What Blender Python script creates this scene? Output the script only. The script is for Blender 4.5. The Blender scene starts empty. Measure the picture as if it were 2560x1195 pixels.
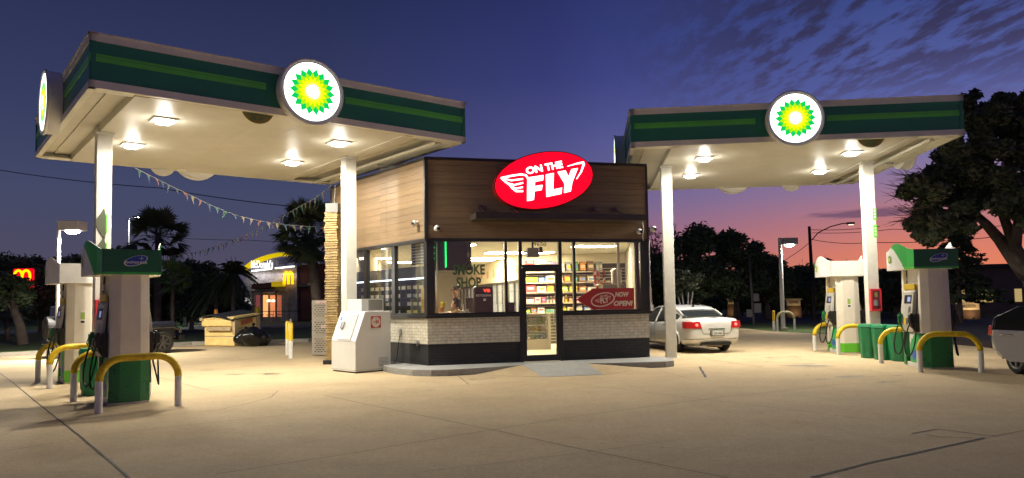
import bpy, bmesh, math, random
from mathutils import Vector, Matrix
C = bpy.context.scene.collection
R_ = math.radians
random.seed(7)

# ---------------------------------------------------------------- camera
H0 = 1.5; F_, CY = 1849.5, 650.4; PT, RL = R_(3.2493), R_(-0.9766)
fw = Vector((0, math.cos(PT), math.sin(PT))); up0 = Vector((0, -math.sin(PT), math.cos(PT))); rt0 = Vector((1, 0, 0))
RT = rt0*math.cos(RL) + up0*math.sin(RL); UP = -rt0*math.sin(RL) + up0*math.cos(RL)
cam = bpy.data.cameras.new('camera'); cam.sensor_width = 36; cam.lens = 36*F_/2560
cam.shift_y = (CY-597.5)/2560; cam.clip_start = 0.05; cam.clip_end = 2000
co = bpy.data.objects.new('camera', cam); C.objects.link(co)
co.matrix_world = Matrix(((RT.x, UP.x, -fw.x, 0), (RT.y, UP.y, -fw.y, 0), (RT.z, UP.z, -fw.z, H0), (0, 0, 0, 1)))
sc = bpy.context.scene; sc.camera = co
sc.view_settings.view_transform = 'Standard'; sc.view_settings.look = 'None'; sc.view_settings.gamma = 1
sc.view_settings.exposure = 0.5
try:
    sc.cycles.use_denoising = True; sc.cycles.max_bounces = 8; sc.cycles.transparent_max_bounces = 16
    sc.cycles.sample_clamp_indirect = 4.0
except Exception: pass
def ray(x, y): return fw + RT*((x-1280)/F_) + UP*((CY-y)/F_)
def G(x, y, z=0.0):                    # photo pixel -> point at height z
    d = ray(x, y); t = (z-H0)/d.z; return Vector((0, 0, H0)) + d*t
def D(x, y, Y):                        # photo pixel -> point at distance Y
    d = ray(x, y); return Vector((0, 0, H0)) + d*(Y/d.y)
def S(r, g, b):                        # sRGB 0-255 -> linear
    f = lambda c: (c/255/12.92 if c <= 10 else ((c/255+.055)/1.055)**2.4)
    return (f(r), f(g), f(b), 1)

# ---------------------------------------------------------------- world: dusk sky
w = bpy.data.worlds.new('World'); sc.world = w; w.use_nodes = True
nt = w.node_tree; N = nt.nodes; L = nt.links; N.clear()
def nd(t, **k):
    n = N.new(t)
    for a, b in k.items(): setattr(n, a, b)
    return n
def mth(op, a, b=None, c=None, clamp=False):
    n = nd('ShaderNodeMath', operation=op); n.use_clamp = clamp
    for i, v in enumerate((a, b, c)):
        if v is None: continue
        if isinstance(v, (int, float)): n.inputs[i].default_value = v
        else: L.new(v, n.inputs[i])
    return n.outputs[0]
def ramp(fac, stops):
    n = nd('ShaderNodeValToRGB'); e = n.color_ramp.elements
    while len(e) > 1: e.remove(e[0])
    e[0].position = stops[0][0]; e[0].color = stops[0][1]
    for p, c in stops[1:]:
        x = e.new(p); x.color = c
    L.new(fac, n.inputs[0]); return n.outputs[0]
def mixc(f, a, b):
    n = nd('ShaderNodeMix', data_type='RGBA')
    if isinstance(f, (int, float)): n.inputs[0].default_value = f
    else: L.new(f, n.inputs[0])
    for i, v in ((6, a), (7, b)):
        if isinstance(v, tuple): n.inputs[i].default_value = v
        else: L.new(v, n.inputs[i])
    return n.outputs[2]
tc = nd('ShaderNodeTexCoord'); sp = nd('ShaderNodeSeparateXYZ'); L.new(tc.outputs['Generated'], sp.inputs[0])
el = mth('DIVIDE', mth('ARCSINE', sp.outputs[2]), R_(30), clamp=True)             # 0..1 over 30 degrees of elevation
az = mth('DEGREES' if False else 'MULTIPLY', mth('ARCTAN2', sp.outputs[0], sp.outputs[1]), 57.29578)
k = 1/30
left = ramp(el, [(0, S(78, 70, 90)), (3*k, S(80, 76, 98)), (8*k, S(68, 74, 104)), (14*k, S(55, 61, 97)), (22*k, S(40, 47, 83)), (1, S(26, 36, 66))])
mid = ramp(el, [(0, S(158, 104, 112)), (3*k, S(142, 104, 126)), (7*k, S(108, 98, 144)), (12*k, S(82, 84, 140)), (17*k, S(57, 62, 122)), (23*k, S(43, 50, 103)), (1, S(28, 40, 88))])
right = ramp(el, [(0, S(240, 138, 88)), (3*k, S(222, 128, 104)), (5.2*k, S(190, 122, 124)), (7.5*k, S(150, 120, 150)), (10*k, S(118, 114, 162)), (14*k, S(88, 98, 162)), (20*k, S(62, 76, 138)), (1, S(42, 54, 106))])
fl = mth('DIVIDE', mth('ADD', az, 15), 22, clamp=True)
fr = mth('MULTIPLY', mth('DIVIDE', mth('SUBTRACT', az, 3), 24, clamp=True), mth('DIVIDE', mth('SUBTRACT', 105, az), 45, clamp=True))
base = mixc(fr, mixc(fl, left, mid), right)
# altocumulus bank, high on the right
zc = mth('MAXIMUM', sp.outputs[2], 0.03)
cv = nd('ShaderNodeCombineXYZ'); L.new(mth('DIVIDE', sp.outputs[0], zc), cv.inputs[0]); L.new(mth('DIVIDE', sp.outputs[1], zc), cv.inputs[1])
mp = nd('ShaderNodeMapping'); mp.inputs['Rotation'].default_value = (0, 0, R_(12)); mp.inputs['Scale'].default_value = (1.2, 0.42, 1); L.new(cv.outputs[0], mp.inputs[0])
n1 = nd('ShaderNodeTexNoise'); n1.inputs['Scale'].default_value = 9; n1.inputs['Detail'].default_value = 6; n1.inputs['Roughness'].default_value = .62; L.new(mp.outputs[0], n1.inputs['Vector'])
n2 = nd('ShaderNodeTexNoise'); n2.inputs['Scale'].default_value = 0.9; n2.inputs['Detail'].default_value = 3; L.new(mp.outputs[0], n2.inputs['Vector'])
mk = mth('MULTIPLY', mth('DIVIDE', mth('SUBTRACT', az, 8), 13, clamp=True), mth('DIVIDE', mth('SUBTRACT', mth('MULTIPLY', el, 30), 11.5), 5, clamp=True))
thr = mth('SUBTRACT', mth('ADD', n1.outputs[0], mth('MULTIPLY', n2.outputs[0], 0.35)), 0.585)
cl = mth('MULTIPLY', mth('MULTIPLY', thr, 7, clamp=True), mk)
ccol = ramp(el, [(0, S(150, 100, 115)), (12*k, S(92, 78, 108)), (15*k, S(66, 58, 88)), (19*k, S(50, 47, 76)), (1, S(42, 42, 70))])
base = mixc(mth('MULTIPLY', cl, 0.86), base, ccol)
# one low streak over the orange
mp2 = nd('ShaderNodeMapping'); mp2.inputs['Scale'].default_value = (9, 9, 70); L.new(tc.outputs['Generated'], mp2.inputs[0])
n3 = nd('ShaderNodeTexNoise'); n3.inputs['Scale'].default_value = 1.0; n3.inputs['Detail'].default_value = 5; L.new(mp2.outputs[0], n3.inputs['Vector'])
edeg = mth('MULTIPLY', el, 30)
band = mth('SUBTRACT', 1.0, mth('DIVIDE', mth('ABSOLUTE', mth('SUBTRACT', edeg, 5.75)), 0.75), clamp=True)
azb = mth('SUBTRACT', 1.0, mth('DIVIDE', mth('ABSOLUTE', mth('SUBTRACT', az, 25.5)), 6.0), clamp=True)
st = mth('MULTIPLY', mth('MULTIPLY', mth('SUBTRACT', n3.outputs[0], mth('SUBTRACT', 0.75, mth('MULTIPLY', mth('MULTIPLY', band, azb), 0.55))), 9, clamp=True), mth('MULTIPLY', mth('MULTIPLY', band, azb), 3, clamp=True))
base = mixc(mth('MULTIPLY', st, 0.75), base, S(98, 74, 104))
bg = nd('ShaderNodeBackground'); bg.inputs[1].default_value = 0.70; L.new(base, bg.inputs[0])
wo = nd('ShaderNodeOutputWorld'); L.new(bg.outputs[0], wo.inputs[0])

# ---------------------------------------------------------------- materials
MATS = {}
def M(name, col=(.5, .5, .5), rough=.5, metal=0., emit=0., noise=0., nscale=8., bump=0., bscale=40., spec=None, ecol=None, coat=0., stretch=(1, 1, 1), alpha=None):
    if name in MATS: return MATS[name]
    m = bpy.data.materials.new(name); m.use_nodes = True; MATS[name] = m
    t = m.node_tree; b = t.nodes['Principled BSDF']; col = tuple(col[:3]) + (1,)
    b.inputs['Base Color'].default_value = col; b.inputs['Roughness'].default_value = rough; b.inputs['Metallic'].default_value = metal
    if spec is not None: b.inputs['Specular IOR Level'].default_value = spec
    if coat: b.inputs['Coat Weight'].default_value = coat; b.inputs['Coat Roughness'].default_value = .05
    if emit: b.inputs['Emission Color'].default_value = tuple((ecol or col)[:3]) + (1,); b.inputs['Emission Strength'].default_value = emit
    if noise or bump:
        tc = t.nodes.new('ShaderNodeTexCoord'); mp = t.nodes.new('ShaderNodeMapping'); mp.inputs['Scale'].default_value = stretch
        t.links.new(tc.outputs['Object'], mp.inputs[0])
    if noise:
        n = t.nodes.new('ShaderNodeTexNoise'); n.inputs['Scale'].default_value = nscale; n.inputs['Detail'].default_value = 6; n.inputs['Roughness'].default_value = .6
        t.links.new(mp.outputs[0], n.inputs['Vector'])
        r = t.nodes.new('ShaderNodeMapRange'); r.inputs[1].default_value = .3; r.inputs[2].default_value = .7; r.inputs[3].default_value = 1-noise; r.inputs[4].default_value = 1+noise*.5
        t.links.new(n.outputs[0], r.inputs[0])
        x = t.nodes.new('ShaderNodeMix'); x.data_type = 'RGBA'; x.blend_type = 'MULTIPLY'; x.inputs[0].default_value = 1; x.inputs[6].default_value = col
        t.links.new(r.outputs[0], x.inputs[7]); t.links.new(x.outputs[2], b.inputs['Base Color'])
        r2 = t.nodes.new('ShaderNodeMapRange'); r2.inputs[3].default_value = max(0, rough-.12); r2.inputs[4].default_value = min(1, rough+.12)
        t.links.new(n.outputs[0], r2.inputs[0]); t.links.new(r2.outputs[0], b.inputs['Roughness'])
    if bump:
        n = t.nodes.new('ShaderNodeTexNoise'); n.inputs['Scale'].default_value = bscale; n.inputs['Detail'].default_value = 4
        t.links.new(mp.outputs[0], n.inputs['Vector'])
        u = t.nodes.new('ShaderNodeBump'); u.inputs['Strength'].default_value = bump; u.inputs['Distance'].default_value = .02
        t.links.new(n.outputs[0], u.inputs['Height']); t.links.new(u.outputs[0], b.inputs['Normal'])
    return m
def glass_mat(name, tint=(.95, .96, .95), refl=.07, dirt=.015):
    if name in MATS: return MATS[name]
    m = bpy.data.materials.new(name); m.use_nodes = True; MATS[name] = m
    t = m.node_tree; t.nodes.clear()
    o = t.nodes.new('ShaderNodeOutputMaterial'); tr = t.nodes.new('ShaderNodeBsdfTransparent'); tr.inputs[0].default_value = tint+(1,)
    gl = t.nodes.new('ShaderNodeBsdfGlossy'); gl.inputs['Roughness'].default_value = .02
    lw = t.nodes.new('ShaderNodeLayerWeight'); lw.inputs[0].default_value = .35
    a = t.nodes.new('ShaderNodeMath'); a.operation = 'MULTIPLY_ADD'; a.inputs[1].default_value = .5; a.inputs[2].default_value = refl
    t.links.new(lw.outputs['Fresnel'], a.inputs[0]); a.use_clamp = True
    mx = t.nodes.new('ShaderNodeMixShader'); t.links.new(a.outputs[0], mx.inputs[0]); t.links.new(tr.outputs[0], mx.inputs[1]); t.links.new(gl.outputs[0], mx.inputs[2])
    df = t.nodes.new('ShaderNodeBsdfDiffuse'); df.inputs[0].default_value = (.6, .6, .55, 1)
    m2 = t.nodes.new('ShaderNodeMixShader'); m2.inputs[0].default_value = dirt; t.links.new(mx.outputs[0], m2.inputs[1]); t.links.new(df.outputs[0], m2.inputs[2])
    t.links.new(m2.outputs[0], o.inputs[0]); return m
def tex_mat(name, build, rough=.8):
    if name in MATS: return MATS[name]
    m = bpy.data.materials.new(name); m.use_nodes = True; MATS[name] = m
    t = m.node_tree; b = t.nodes['Principled BSDF']; b.inputs['Roughness'].default_value = rough
    tc = t.nodes.new('ShaderNodeTexCoord'); build(t, b, tc); return m
def brick_mat(name, c1, c2, mortar, bw=.2, bh=.067, ms=.008, bump=.6):
    def bd(t, b, tc):
        s = t.nodes.new('ShaderNodeSeparateXYZ'); t.links.new(tc.outputs['Object'], s.inputs[0])
        c = t.nodes.new('ShaderNodeCombineXYZ'); t.links.new(s.outputs[0], c.inputs[0]); t.links.new(s.outputs[2], c.inputs[1])
        k = t.nodes.new('ShaderNodeTexBrick'); t.links.new(c.outputs[0], k.inputs['Vector'])
        k.inputs['Color1'].default_value = c1+(1,); k.inputs['Color2'].default_value = c2+(1,); k.inputs['Mortar'].default_value = mortar+(1,)
        k.inputs['Scale'].default_value = 1; k.inputs['Brick Width'].default_value = bw; k.inputs['Row Height'].default_value = bh; k.inputs['Mortar Size'].default_value = ms; k.inputs['Mortar Smooth'].default_value = .3
        n = t.nodes.new('ShaderNodeTexNoise'); n.inputs['Scale'].default_value = 9; n.inputs['Detail'].default_value = 6; t.links.new(tc.outputs['Object'], n.inputs['Vector'])
        r = t.nodes.new('ShaderNodeMapRange'); r.inputs[1].default_value = .3; r.inputs[2].default_value = .7; r.inputs[3].default_value = .78; r.inputs[4].default_value = 1.08; t.links.new(n.outputs[0], r.inputs[0])
        x = t.nodes.new('ShaderNodeMix'); x.data_type = 'RGBA'; x.blend_type = 'MULTIPLY'; x.inputs[0].default_value = 1
        t.links.new(k.outputs['Color'], x.inputs[6]); t.links.new(r.outputs[0], x.inputs[7]); t.links.new(x.outputs[2], b.inputs['Base Color'])
        u = t.nodes.new('ShaderNodeBump'); u.inputs['Strength'].default_value = bump; u.inputs['Distance'].default_value = .012; u.invert = True
        t.links.new(k.outputs['Fac'], u.inputs['Height']); t.links.new(u.outputs[0], b.inputs['Normal'])
    return tex_mat(name, bd, .6)

def concrete(name, c, stain=(.62, .55, .42), amt=.4, grain=1.0):
    def bd(t, b, tc):
        def noise(sc, det=6, ro=.6, st=(1, 1, 1)):
            mp = t.nodes.new('ShaderNodeMapping'); mp.inputs['Scale'].default_value = st; t.links.new(tc.outputs['Object'], mp.inputs[0])
            n = t.nodes.new('ShaderNodeTexNoise'); n.inputs['Scale'].default_value = sc; n.inputs['Detail'].default_value = det; n.inputs['Roughness'].default_value = ro
            t.links.new(mp.outputs[0], n.inputs['Vector']); return n.outputs[0]
        def mr(s, a, bb, lo, hi):
            r = t.nodes.new('ShaderNodeMapRange'); r.inputs[1].default_value = a; r.inputs[2].default_value = bb; r.inputs[3].default_value = lo; r.inputs[4].default_value = hi; t.links.new(s, r.inputs[0]); return r.outputs[0]
        def mul(a, bb, f=1.):
            x = t.nodes.new('ShaderNodeMix'); x.data_type = 'RGBA'; x.blend_type = 'MULTIPLY'; x.inputs[0].default_value = f
            t.links.new(a, x.inputs[6]); t.links.new(bb, x.inputs[7]); return x.outputs[2]
        x = t.nodes.new('ShaderNodeMix'); x.data_type = 'RGBA'; x.inputs[6].default_value = c+(1,); x.inputs[7].default_value = tuple(a*s for a, s in zip(c, stain))+(1,)
        t.links.new(mr(noise(.8, 9, .78), .5, .8, 0, amt), x.inputs[0])
        o = mul(x.outputs[2], mr(noise(1.3, 7, .7), .35, .7, .92, 1.04))
        o = mul(o, mr(noise(38*grain, 4, .75), .3, .7, .80, 1.14))
        sp = mr(noise(7, 2, .5), .73, .78, 1, .55); o = mul(o, sp); o = mul(o, mr(noise(11, 8, .8), .3, .7, .86, 1.1)); o = mul(o, mr(noise(.25, 3, .5), .35, .65, .95, 1.05))
        t.links.new(o, b.inputs['Base Color'])
        u = t.nodes.new('ShaderNodeBump'); u.inputs['Strength'].default_value = .25; u.inputs['Distance'].default_value = .01
        t.links.new(noise(45, 5, .7), u.inputs['Height']); t.links.new(u.outputs[0], b.inputs['Normal'])
        b.inputs['Roughness'].default_value = .9; b.inputs['Specular IOR Level'].default_value = .25
    return tex_mat(name, bd, .75)

# ---------------------------------------------------------------- mesh helper
class MB:
    def __init__(s): s.v = []; s.f = []; s.mi = []; s.m = 0; s.T = Matrix()
    def add(s, vs, fs):
        o = len(s.v); s.v += [tuple(s.T @ Vector(p)) for p in vs]
        for f in fs: s.f.append([o+i for i in f]); s.mi.append(s.m)
        return s
    def box(s, x0, x1, y0, y1, z0, z1):
        return s.add([(x0, y0, z0), (x1, y0, z0), (x1, y1, z0), (x0, y1, z0), (x0, y0, z1), (x1, y0, z1), (x1, y1, z1), (x0, y1, z1)],
                     [(0, 3, 2, 1), (4, 5, 6, 7), (0, 1, 5, 4), (1, 2, 6, 5), (2, 3, 7, 6), (3, 0, 4, 7)])
    def prism(s, pts, z0, z1, top=None):               # plan polygon extruded upwards (ccw); top: scaled plan polygon
        n = len(pts); t = top or pts
        return s.add([(x, y, z0) for x, y in pts]+[(x, y, z1) for x, y in t], [tuple(range(n-1, -1, -1)), tuple(range(n, 2*n))]+[(i, (i+1) % n, (i+1) % n+n, i+n) for i in range(n)])
    def face(s, pts, y0, y1):                          # polygon in x,z extruded along y
        n = len(pts)
        return s.add([(x, y0, z) for x, z in pts]+[(x, y1, z) for x, z in pts], [tuple(range(n)), tuple(range(2*n-1, n-1, -1))]+[(i, i+n, (i+1) % n+n, (i+1) % n) for i in range(n)])
    def side(s, pts, x0, x1):                          # polygon in y,z extruded along x
        n = len(pts)
        return s.add([(x0, y, z) for y, z in pts]+[(x1, y, z) for y, z in pts], [tuple(range(n-1, -1, -1)), tuple(range(n, 2*n))]+[(i, (i+1) % n, (i+1) % n+n, i+n) for i in range(n)])
    def tube(s, pts, r, n=8, r2=None, cap=True):
        pts = [Vector(p) for p in pts]; m = len(pts); vs = []; fs = []; pn = None
        for i, p in enumerate(pts):
            d = (pts[min(i+1, m-1)]-pts[max(i-1, 0)])
            if d.length < 1e-9: d = Vector((0, 0, 1))
            d.normalize()
            if pn is None: a = d.orthogonal().normalized()
            else:
                a = pn - d*pn.dot(d)
                a = a.normalized() if a.length > 1e-6 else d.orthogonal().normalized()
            pn = a; b = d.cross(a); rr = r if r2 is None else r+(r2-r)*i/(m-1)
            if isinstance(r, (list, tuple)): rr = r[i]
            for k in range(n):
                th = 2*math.pi*k/n; vs.append(tuple(p+a*(rr*math.cos(th))+b*(rr*math.sin(th))))
        for i in range(m-1):
            for k in range(n): fs.append((i*n+k, i*n+(k+1) % n, (i+1)*n+(k+1) % n, (i+1)*n+k))
        if cap: fs.append(tuple(range(n-1, -1, -1))); fs.append(tuple(range((m-1)*n, m*n)))
        return s.add(vs, fs)
    def disc(s, c, ax, r, t, n=32):                    # cylinder centred at c along ax with thickness t
        c = Vector(c); ax = Vector(ax).normalized(); return s.tube([c-ax*t/2, c+ax*t/2], r, n)
    def ribbon(s, pts, wd, y0, y1):                    # thick 2-D polyline in x,z extruded along y
        for i in range(len(pts)-1):
            (x0, z0), (x1, z1) = pts[i], pts[i+1]; dx, dz = x1-x0, z1-z0; l = math.hypot(dx, dz) or 1
            w0 = wd if not isinstance(wd, (list, tuple)) else wd[i]; w1 = wd if not isinstance(wd, (list, tuple)) else wd[i+1]
            nx, nz = -dz/l/2, dx/l/2; ex, ez = dx/l*w0*.18, dz/l*w0*.18
            o = y1 + .0003*i
            s.face([(x0-nx*w0-ex, z0-nz*w0-ez), (x1-nx*w1+ex, z1-nz*w1+ez), (x1+nx*w1+ex, z1+nz*w1+ez), (x0+nx*w0-ex, z0+nz*w0-ez)], y0-.0003*i, o)
        return s
    def blob(s, c, r, seg=12, seed=0, amp=.15):
        rg = random.Random(seed); vs = []; fs = []; n = seg; m = seg//2
        ph = [rg.uniform(0, 6.28) for _ in range(6)]
        for i in range(m+1):
            a = math.pi*i/m
            for j in range(n):
                b = 2*math.pi*j/n
                k = 1+amp*(math.sin(3*b+ph[0]+2*a)*math.sin(a)+.6*math.sin(5*b+ph[1]-3*a)*math.sin(a)+.5*math.sin(4*a+ph[2]))
                vs.append((c[0]+r[0]*k*math.sin(a)*math.cos(b), c[1]+r[1]*k*math.sin(a)*math.sin(b), c[2]+r[2]*k*math.cos(a)))
        for i in range(m):
            for j in range(n): fs.append((i*n+j, (i+1)*n+j, (i+1)*n+(j+1) % n, i*n+(j+1) % n))
        return s.add(vs, fs)
    def obj(s, name, mats, parent=None, loc=(0, 0, 0), rz=0, smooth=False, bevel=0, subsurf=0, rot=None, auto=None):
        me = bpy.data.meshes.new(name); me.from_pydata(s.v, [], s.f); me.update()
        if not isinstance(mats, (list, tuple)): mats = [mats]
        for m in mats: me.materials.append(m)
        for p, i in zip(me.polygons, s.mi): p.material_index = min(i, len(mats)-1)
        bm = bmesh.new(); bm.from_mesh(me); bmesh.ops.remove_doubles(bm, verts=bm.verts, dist=1e-5); bmesh.ops.recalc_face_normals(bm, faces=bm.faces); bm.to_mesh(me); bm.free()
        if smooth or auto:
            for p in me.polygons: p.use_smooth = True
            if auto:
                try: me.set_sharp_from_angle(angle=R_(auto))
                except Exception: pass
        o = bpy.data.objects.new(name, me); C.objects.link(o); o.location = loc; o.rotation_euler = rot or (0, 0, rz)
        if parent: o.parent = parent
        if bevel:
            b = o.modifiers.new('bevel', 'BEVEL'); b.width = bevel; b.segments = 2; b.limit_method = 'ANGLE'; b.angle_limit = R_(40)
        if subsurf:
            b = o.modifiers.new('sub', 'SUBSURF'); b.levels = subsurf; b.render_levels = subsurf
        return o
def tag(o, label, cat, group=None, kind=None):
    if label: o['label'] = label
    if cat: o['category'] = cat
    if group: o['group'] = group
    if kind: o['kind'] = kind
    return o
def thing(name, label, cat, loc=(0, 0, 0), rz=0, group=None, scale=None):
    o = bpy.data.objects.new(name, None); C.objects.link(o); o.location = loc; o.rotation_euler = (0, 0, rz); o.empty_display_size = .1
    if scale: o.scale = (scale,)*3
    return tag(o, label, cat, group)
def struct(name, mb, mats, **k):
    o = mb.obj(name, mats, **k); o['kind'] = 'structure'; return o
def kids(o): return [c for c in bpy.data.objects if c.parent == o]
def dup(root, loc=None, rz=None, label=None, group=None):
    c = root.copy(); C.objects.link(c)
    if loc is not None: c.location = loc
    if rz is not None: c.rotation_euler = (0, 0, rz)
    if label: c['label'] = label
    if group: c['group'] = group
    def rec(src, dst):
        for ch in kids(src):
            d = ch.copy(); C.objects.link(d); d.parent = dst; rec(ch, d)
    rec(root, c); return c
TXT = {}
def text(mb, s, x0, x1, z0, z1, y, th=.004, bold=.0, shear=0., spacing=1.):
    """lettering on a plane facing -y, fitted to the box"""
    key = (s, bold, shear, spacing)
    if key not in TXT:
        cu = bpy.data.curves.new('t', 'FONT'); cu.body = s; cu.size = 1; cu.offset = bold; cu.shear = shear; cu.resolution_u = 3; cu.space_character = spacing
        ob = bpy.data.objects.new('t', cu); C.objects.link(ob); bpy.context.view_layer.update()
        me = bpy.data.meshes.new_from_object(ob.evaluated_get(bpy.context.evaluated_depsgraph_get()))
        TXT[key] = ([tuple(v.co) for v in me.vertices], [tuple(p.vertices) for p in me.polygons])
        bpy.data.objects.remove(ob); bpy.data.curves.remove(cu); bpy.data.meshes.remove(me)
    vs, fs = TXT[key]
    if not vs: return
    ax, bx = min(v[0] for v in vs), max(v[0] for v in vs); ay, by = min(v[1] for v in vs), max(v[1] for v in vs)
    P = [(x0+(v[0]-ax)/(bx-ax)*(x1-x0), z0+(v[1]-ay)/(by-ay)*(z1-z0)) for v in vs]
    mb.add([(p[0], y-th, p[1]) for p in P], fs)
def lamp(name, loc, size, power, col=(1, 1, 1), shape='DISK', size2=None, rot=(0, 0, 0), parent=None, spread=180):
    l = bpy.data.lights.new(name, 'AREA'); l.shape = shape; l.size = size; l.energy = power; l.color = col
    if size2: l.size_y = size2
    l.spread = R_(spread)
    o = bpy.data.objects.new(name, l); C.objects.link(o); o.location = loc; o.rotation_euler = rot
    if parent: o.parent = parent
    return o

# palette
white = M('white_paint', (.78, .77, .72), .4, noise=.1, nscale=4)
offwhite = M('soffit_paint', (.66, .63, .53), .45, noise=.1, nscale=2.5)
trimw = M('fascia_trim', (.85, .83, .7), .45, noise=.12, nscale=2)
dgreen = M('fascia_green', (.03, .22, .12), .35, noise=.1, nscale=3)
lgreen = M('fascia_stripe', (.13, .62, .08), .35, noise=.1, nscale=4)
pgreen = M('pump_green', (.01, .17, .05), .3, noise=.08, nscale=5)
lime = M('lime_panel', (.12, .5, .03), .35)
black = M('black_metal', (.012, .012, .013), .35)
dark = M('charcoal_frame', (.022, .021, .022), .4, noise=.2, nscale=12)
rubber = M('rubber', (.015, .015, .015), .7)
steel = M('steel', (.5, .5, .5), .3, 1.)
chrome = M('chrome', (.75, .75, .75), .12, 1.)
yellow = M('safety_yellow', (.74, .52, .01), .45, noise=.3, nscale=9, bump=.15, bscale=30)
red = M('red_paint', (.5, .02, .03), .35)
bulb = M('lit_lens', (1, 1, 1), .3, emit=22., ecol=(1, .98, .93))
signw = M('sign_white_lit', (.9, .9, .9), .3, emit=2.2, ecol=(1, 1, .97))
EM = lambda n, c, s: M(n, c, .4, emit=s, ecol=c)
hg = EM('sign_green_lit', (0, .36, .06), 1.3); hl = EM('sign_lime_lit', (.30, .58, .0), 1.05); hy = EM('sign_yellow_lit', (1, .68, .0), 1.1); ho = EM('sign_pale_yellow_lit', (1, .84, .06), 1.2)

# ---------------------------------------------------------------- ground, lot, road, verges
def sheet(name, pts, z, mats, kind='structure'):
    mb = MB(); mb.add([(p[0], p[1], z) for p in pts], [tuple(range(len(pts)))]); o = mb.obj(name, mats); o['kind'] = kind; return o
grassm = tex_mat('night_grass', lambda t, b, tc: None, .9)
def _g(t=grassm.node_tree):
    b = t.nodes['Principled BSDF']; tc = t.nodes['Texture Coordinate'] if 'Texture Coordinate' in t.nodes else t.nodes.new('ShaderNodeTexCoord')
    n = t.nodes.new('ShaderNodeTexNoise'); n.inputs['Scale'].default_value = .9; n.inputs['Detail'].default_value = 9; n.inputs['Roughness'].default_value = .75; t.links.new(tc.outputs['Object'], n.inputs['Vector'])
    r = t.nodes.new('ShaderNodeValToRGB'); t.links.new(n.outputs[0], r.inputs[0]); e = r.color_ramp.elements
    e[0].position = .35; e[0].color = (.035, .07, .015, 1); e[1].position = .62; e[1].color = (.12, .1, .045, 1); x = e.new(.48); x.color = (.06, .12, .02, 1); t.links.new(r.outputs[0], b.inputs['Base Color'])
    n2 = t.nodes.new('ShaderNodeTexNoise'); n2.inputs['Scale'].default_value = 30; n2.inputs['Detail'].default_value = 4; t.links.new(tc.outputs['Object'], n2.inputs['Vector'])
    u = t.nodes.new('ShaderNodeBump'); u.inputs['Strength'].default_value = 1; u.inputs['Distance'].default_value = .06; t.links.new(n2.outputs[0], u.inputs['Height']); t.links.new(u.outputs[0], b.inputs['Normal'])
_g()
asphalt = M('asphalt', (.05, .048, .045), .85, noise=.3, nscale=1.5, bump=.4, bscale=60)
lotm = concrete('lot_concrete', (.49, .375, .22))
walkm = concrete('walk_concrete', (.34, .31, .26), amt=.3)
slabm = concrete('slab_concrete', (.36, .36, .34), stain=(.7, .68, .62), amt=.5)
mulch = M('mulch', (.05, .025, .015), .95, noise=.5, nscale=6, bump=1, bscale=20)
jointm = M('joint_tar', (.05, .04, .03), .8)
sheet('ground', [(-500, -40), (500, -40), (500, 700), (-500, 700)], -.03, grassm)
lp = [Vector((-30, -6, 0)), Vector((-30, 10, 0))] + [G(*p) for p in ((-260, 905), (0, 893), (90, 888), (200, 880), (330, 872), (480, 863), (660, 858), (770, 855), (850, 850))] + [Vector((-1, 40, 0))] + [G(*p) for p in ((1620, 815), (1860, 821), (1940, 829), (2020, 833), (2200, 845), (2400, 862), (2560, 879), (2800, 900))] + [Vector((40, 12, 0)), Vector((40, -6, 0))]
lot_pts = lp
sheet('parking_lot', lp, 0, lotm)
# street beyond the right-hand lot and the drive behind the left-hand lot
rd = [G(1500, 782), G(1700, 783), G(2000, 787), G(2560, 792), G(3200, 800), G(3200, 890), G(2560, 858), G(2400, 850), G(2200, 828), G(2000, 808), G(1700, 798), G(1500, 794)]
sheet('street', rd, -.022, asphalt)
sheet('mulch_bed', [G(2375, 846), G(2470, 853), G(2600, 866), G(2600, 880), G(2500, 871), G(2375, 861)], .004, mulch)
sheet('side_road', [G(395, 836), G(600, 824), G(900, 815), G(900, 802), G(620, 808), G(395, 822)], -.018, asphalt)
sheet('far_path', [G(470, 816), G(600, 806.5), G(900, 799), G(900, 793), G(640, 797), G(470, 806)], -.014, walkm)
sheet('left_path', [G(-100, 838), G(110, 832), G(235, 826), G(235, 820), G(-100, 829)], -.014, walkm)
# kerb along the left edge
kp = [G(*p) for p in ((-260, 905), (0, 893), (90, 888), (200, 880), (330, 872), (480, 863), (660, 858), (770, 855), (850, 850))]
mb = MB()
for a, b in zip(kp, kp[1:]):
    d = (b-a).normalized(); n = Vector((-d.y, d.x, 0))*.16
    mb.prism([(a.x, a.y), (b.x, b.y), (b.x+n.x, b.y+n.y), (a.x+n.x, a.y+n.y)], -.02, .14)
struct('kerb', mb, walkm, bevel=.02)
# raised verge behind that kerb, falling back to the field
mb = MB()
for a, b in zip(kp, kp[1:]):
    n1_ = Vector((-.55, 1, 0)).normalized()
    off = [.161, 1.0, 3.2]; zz = [.12, .13, -.025]
    P = [(a+n1_*o, b+n1_*o) for o in off]
    for i in range(2):
        p, q = P[i], P[i+1]
        mb.add([(p[0].x, p[0].y, zz[i]), (p[1].x, p[1].y, zz[i]), (q[1].x, q[1].y, zz[i+1]), (q[0].x, q[0].y, zz[i+1])], [(0, 1, 2, 3)])
struct('verge', mb, grassm)
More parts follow.
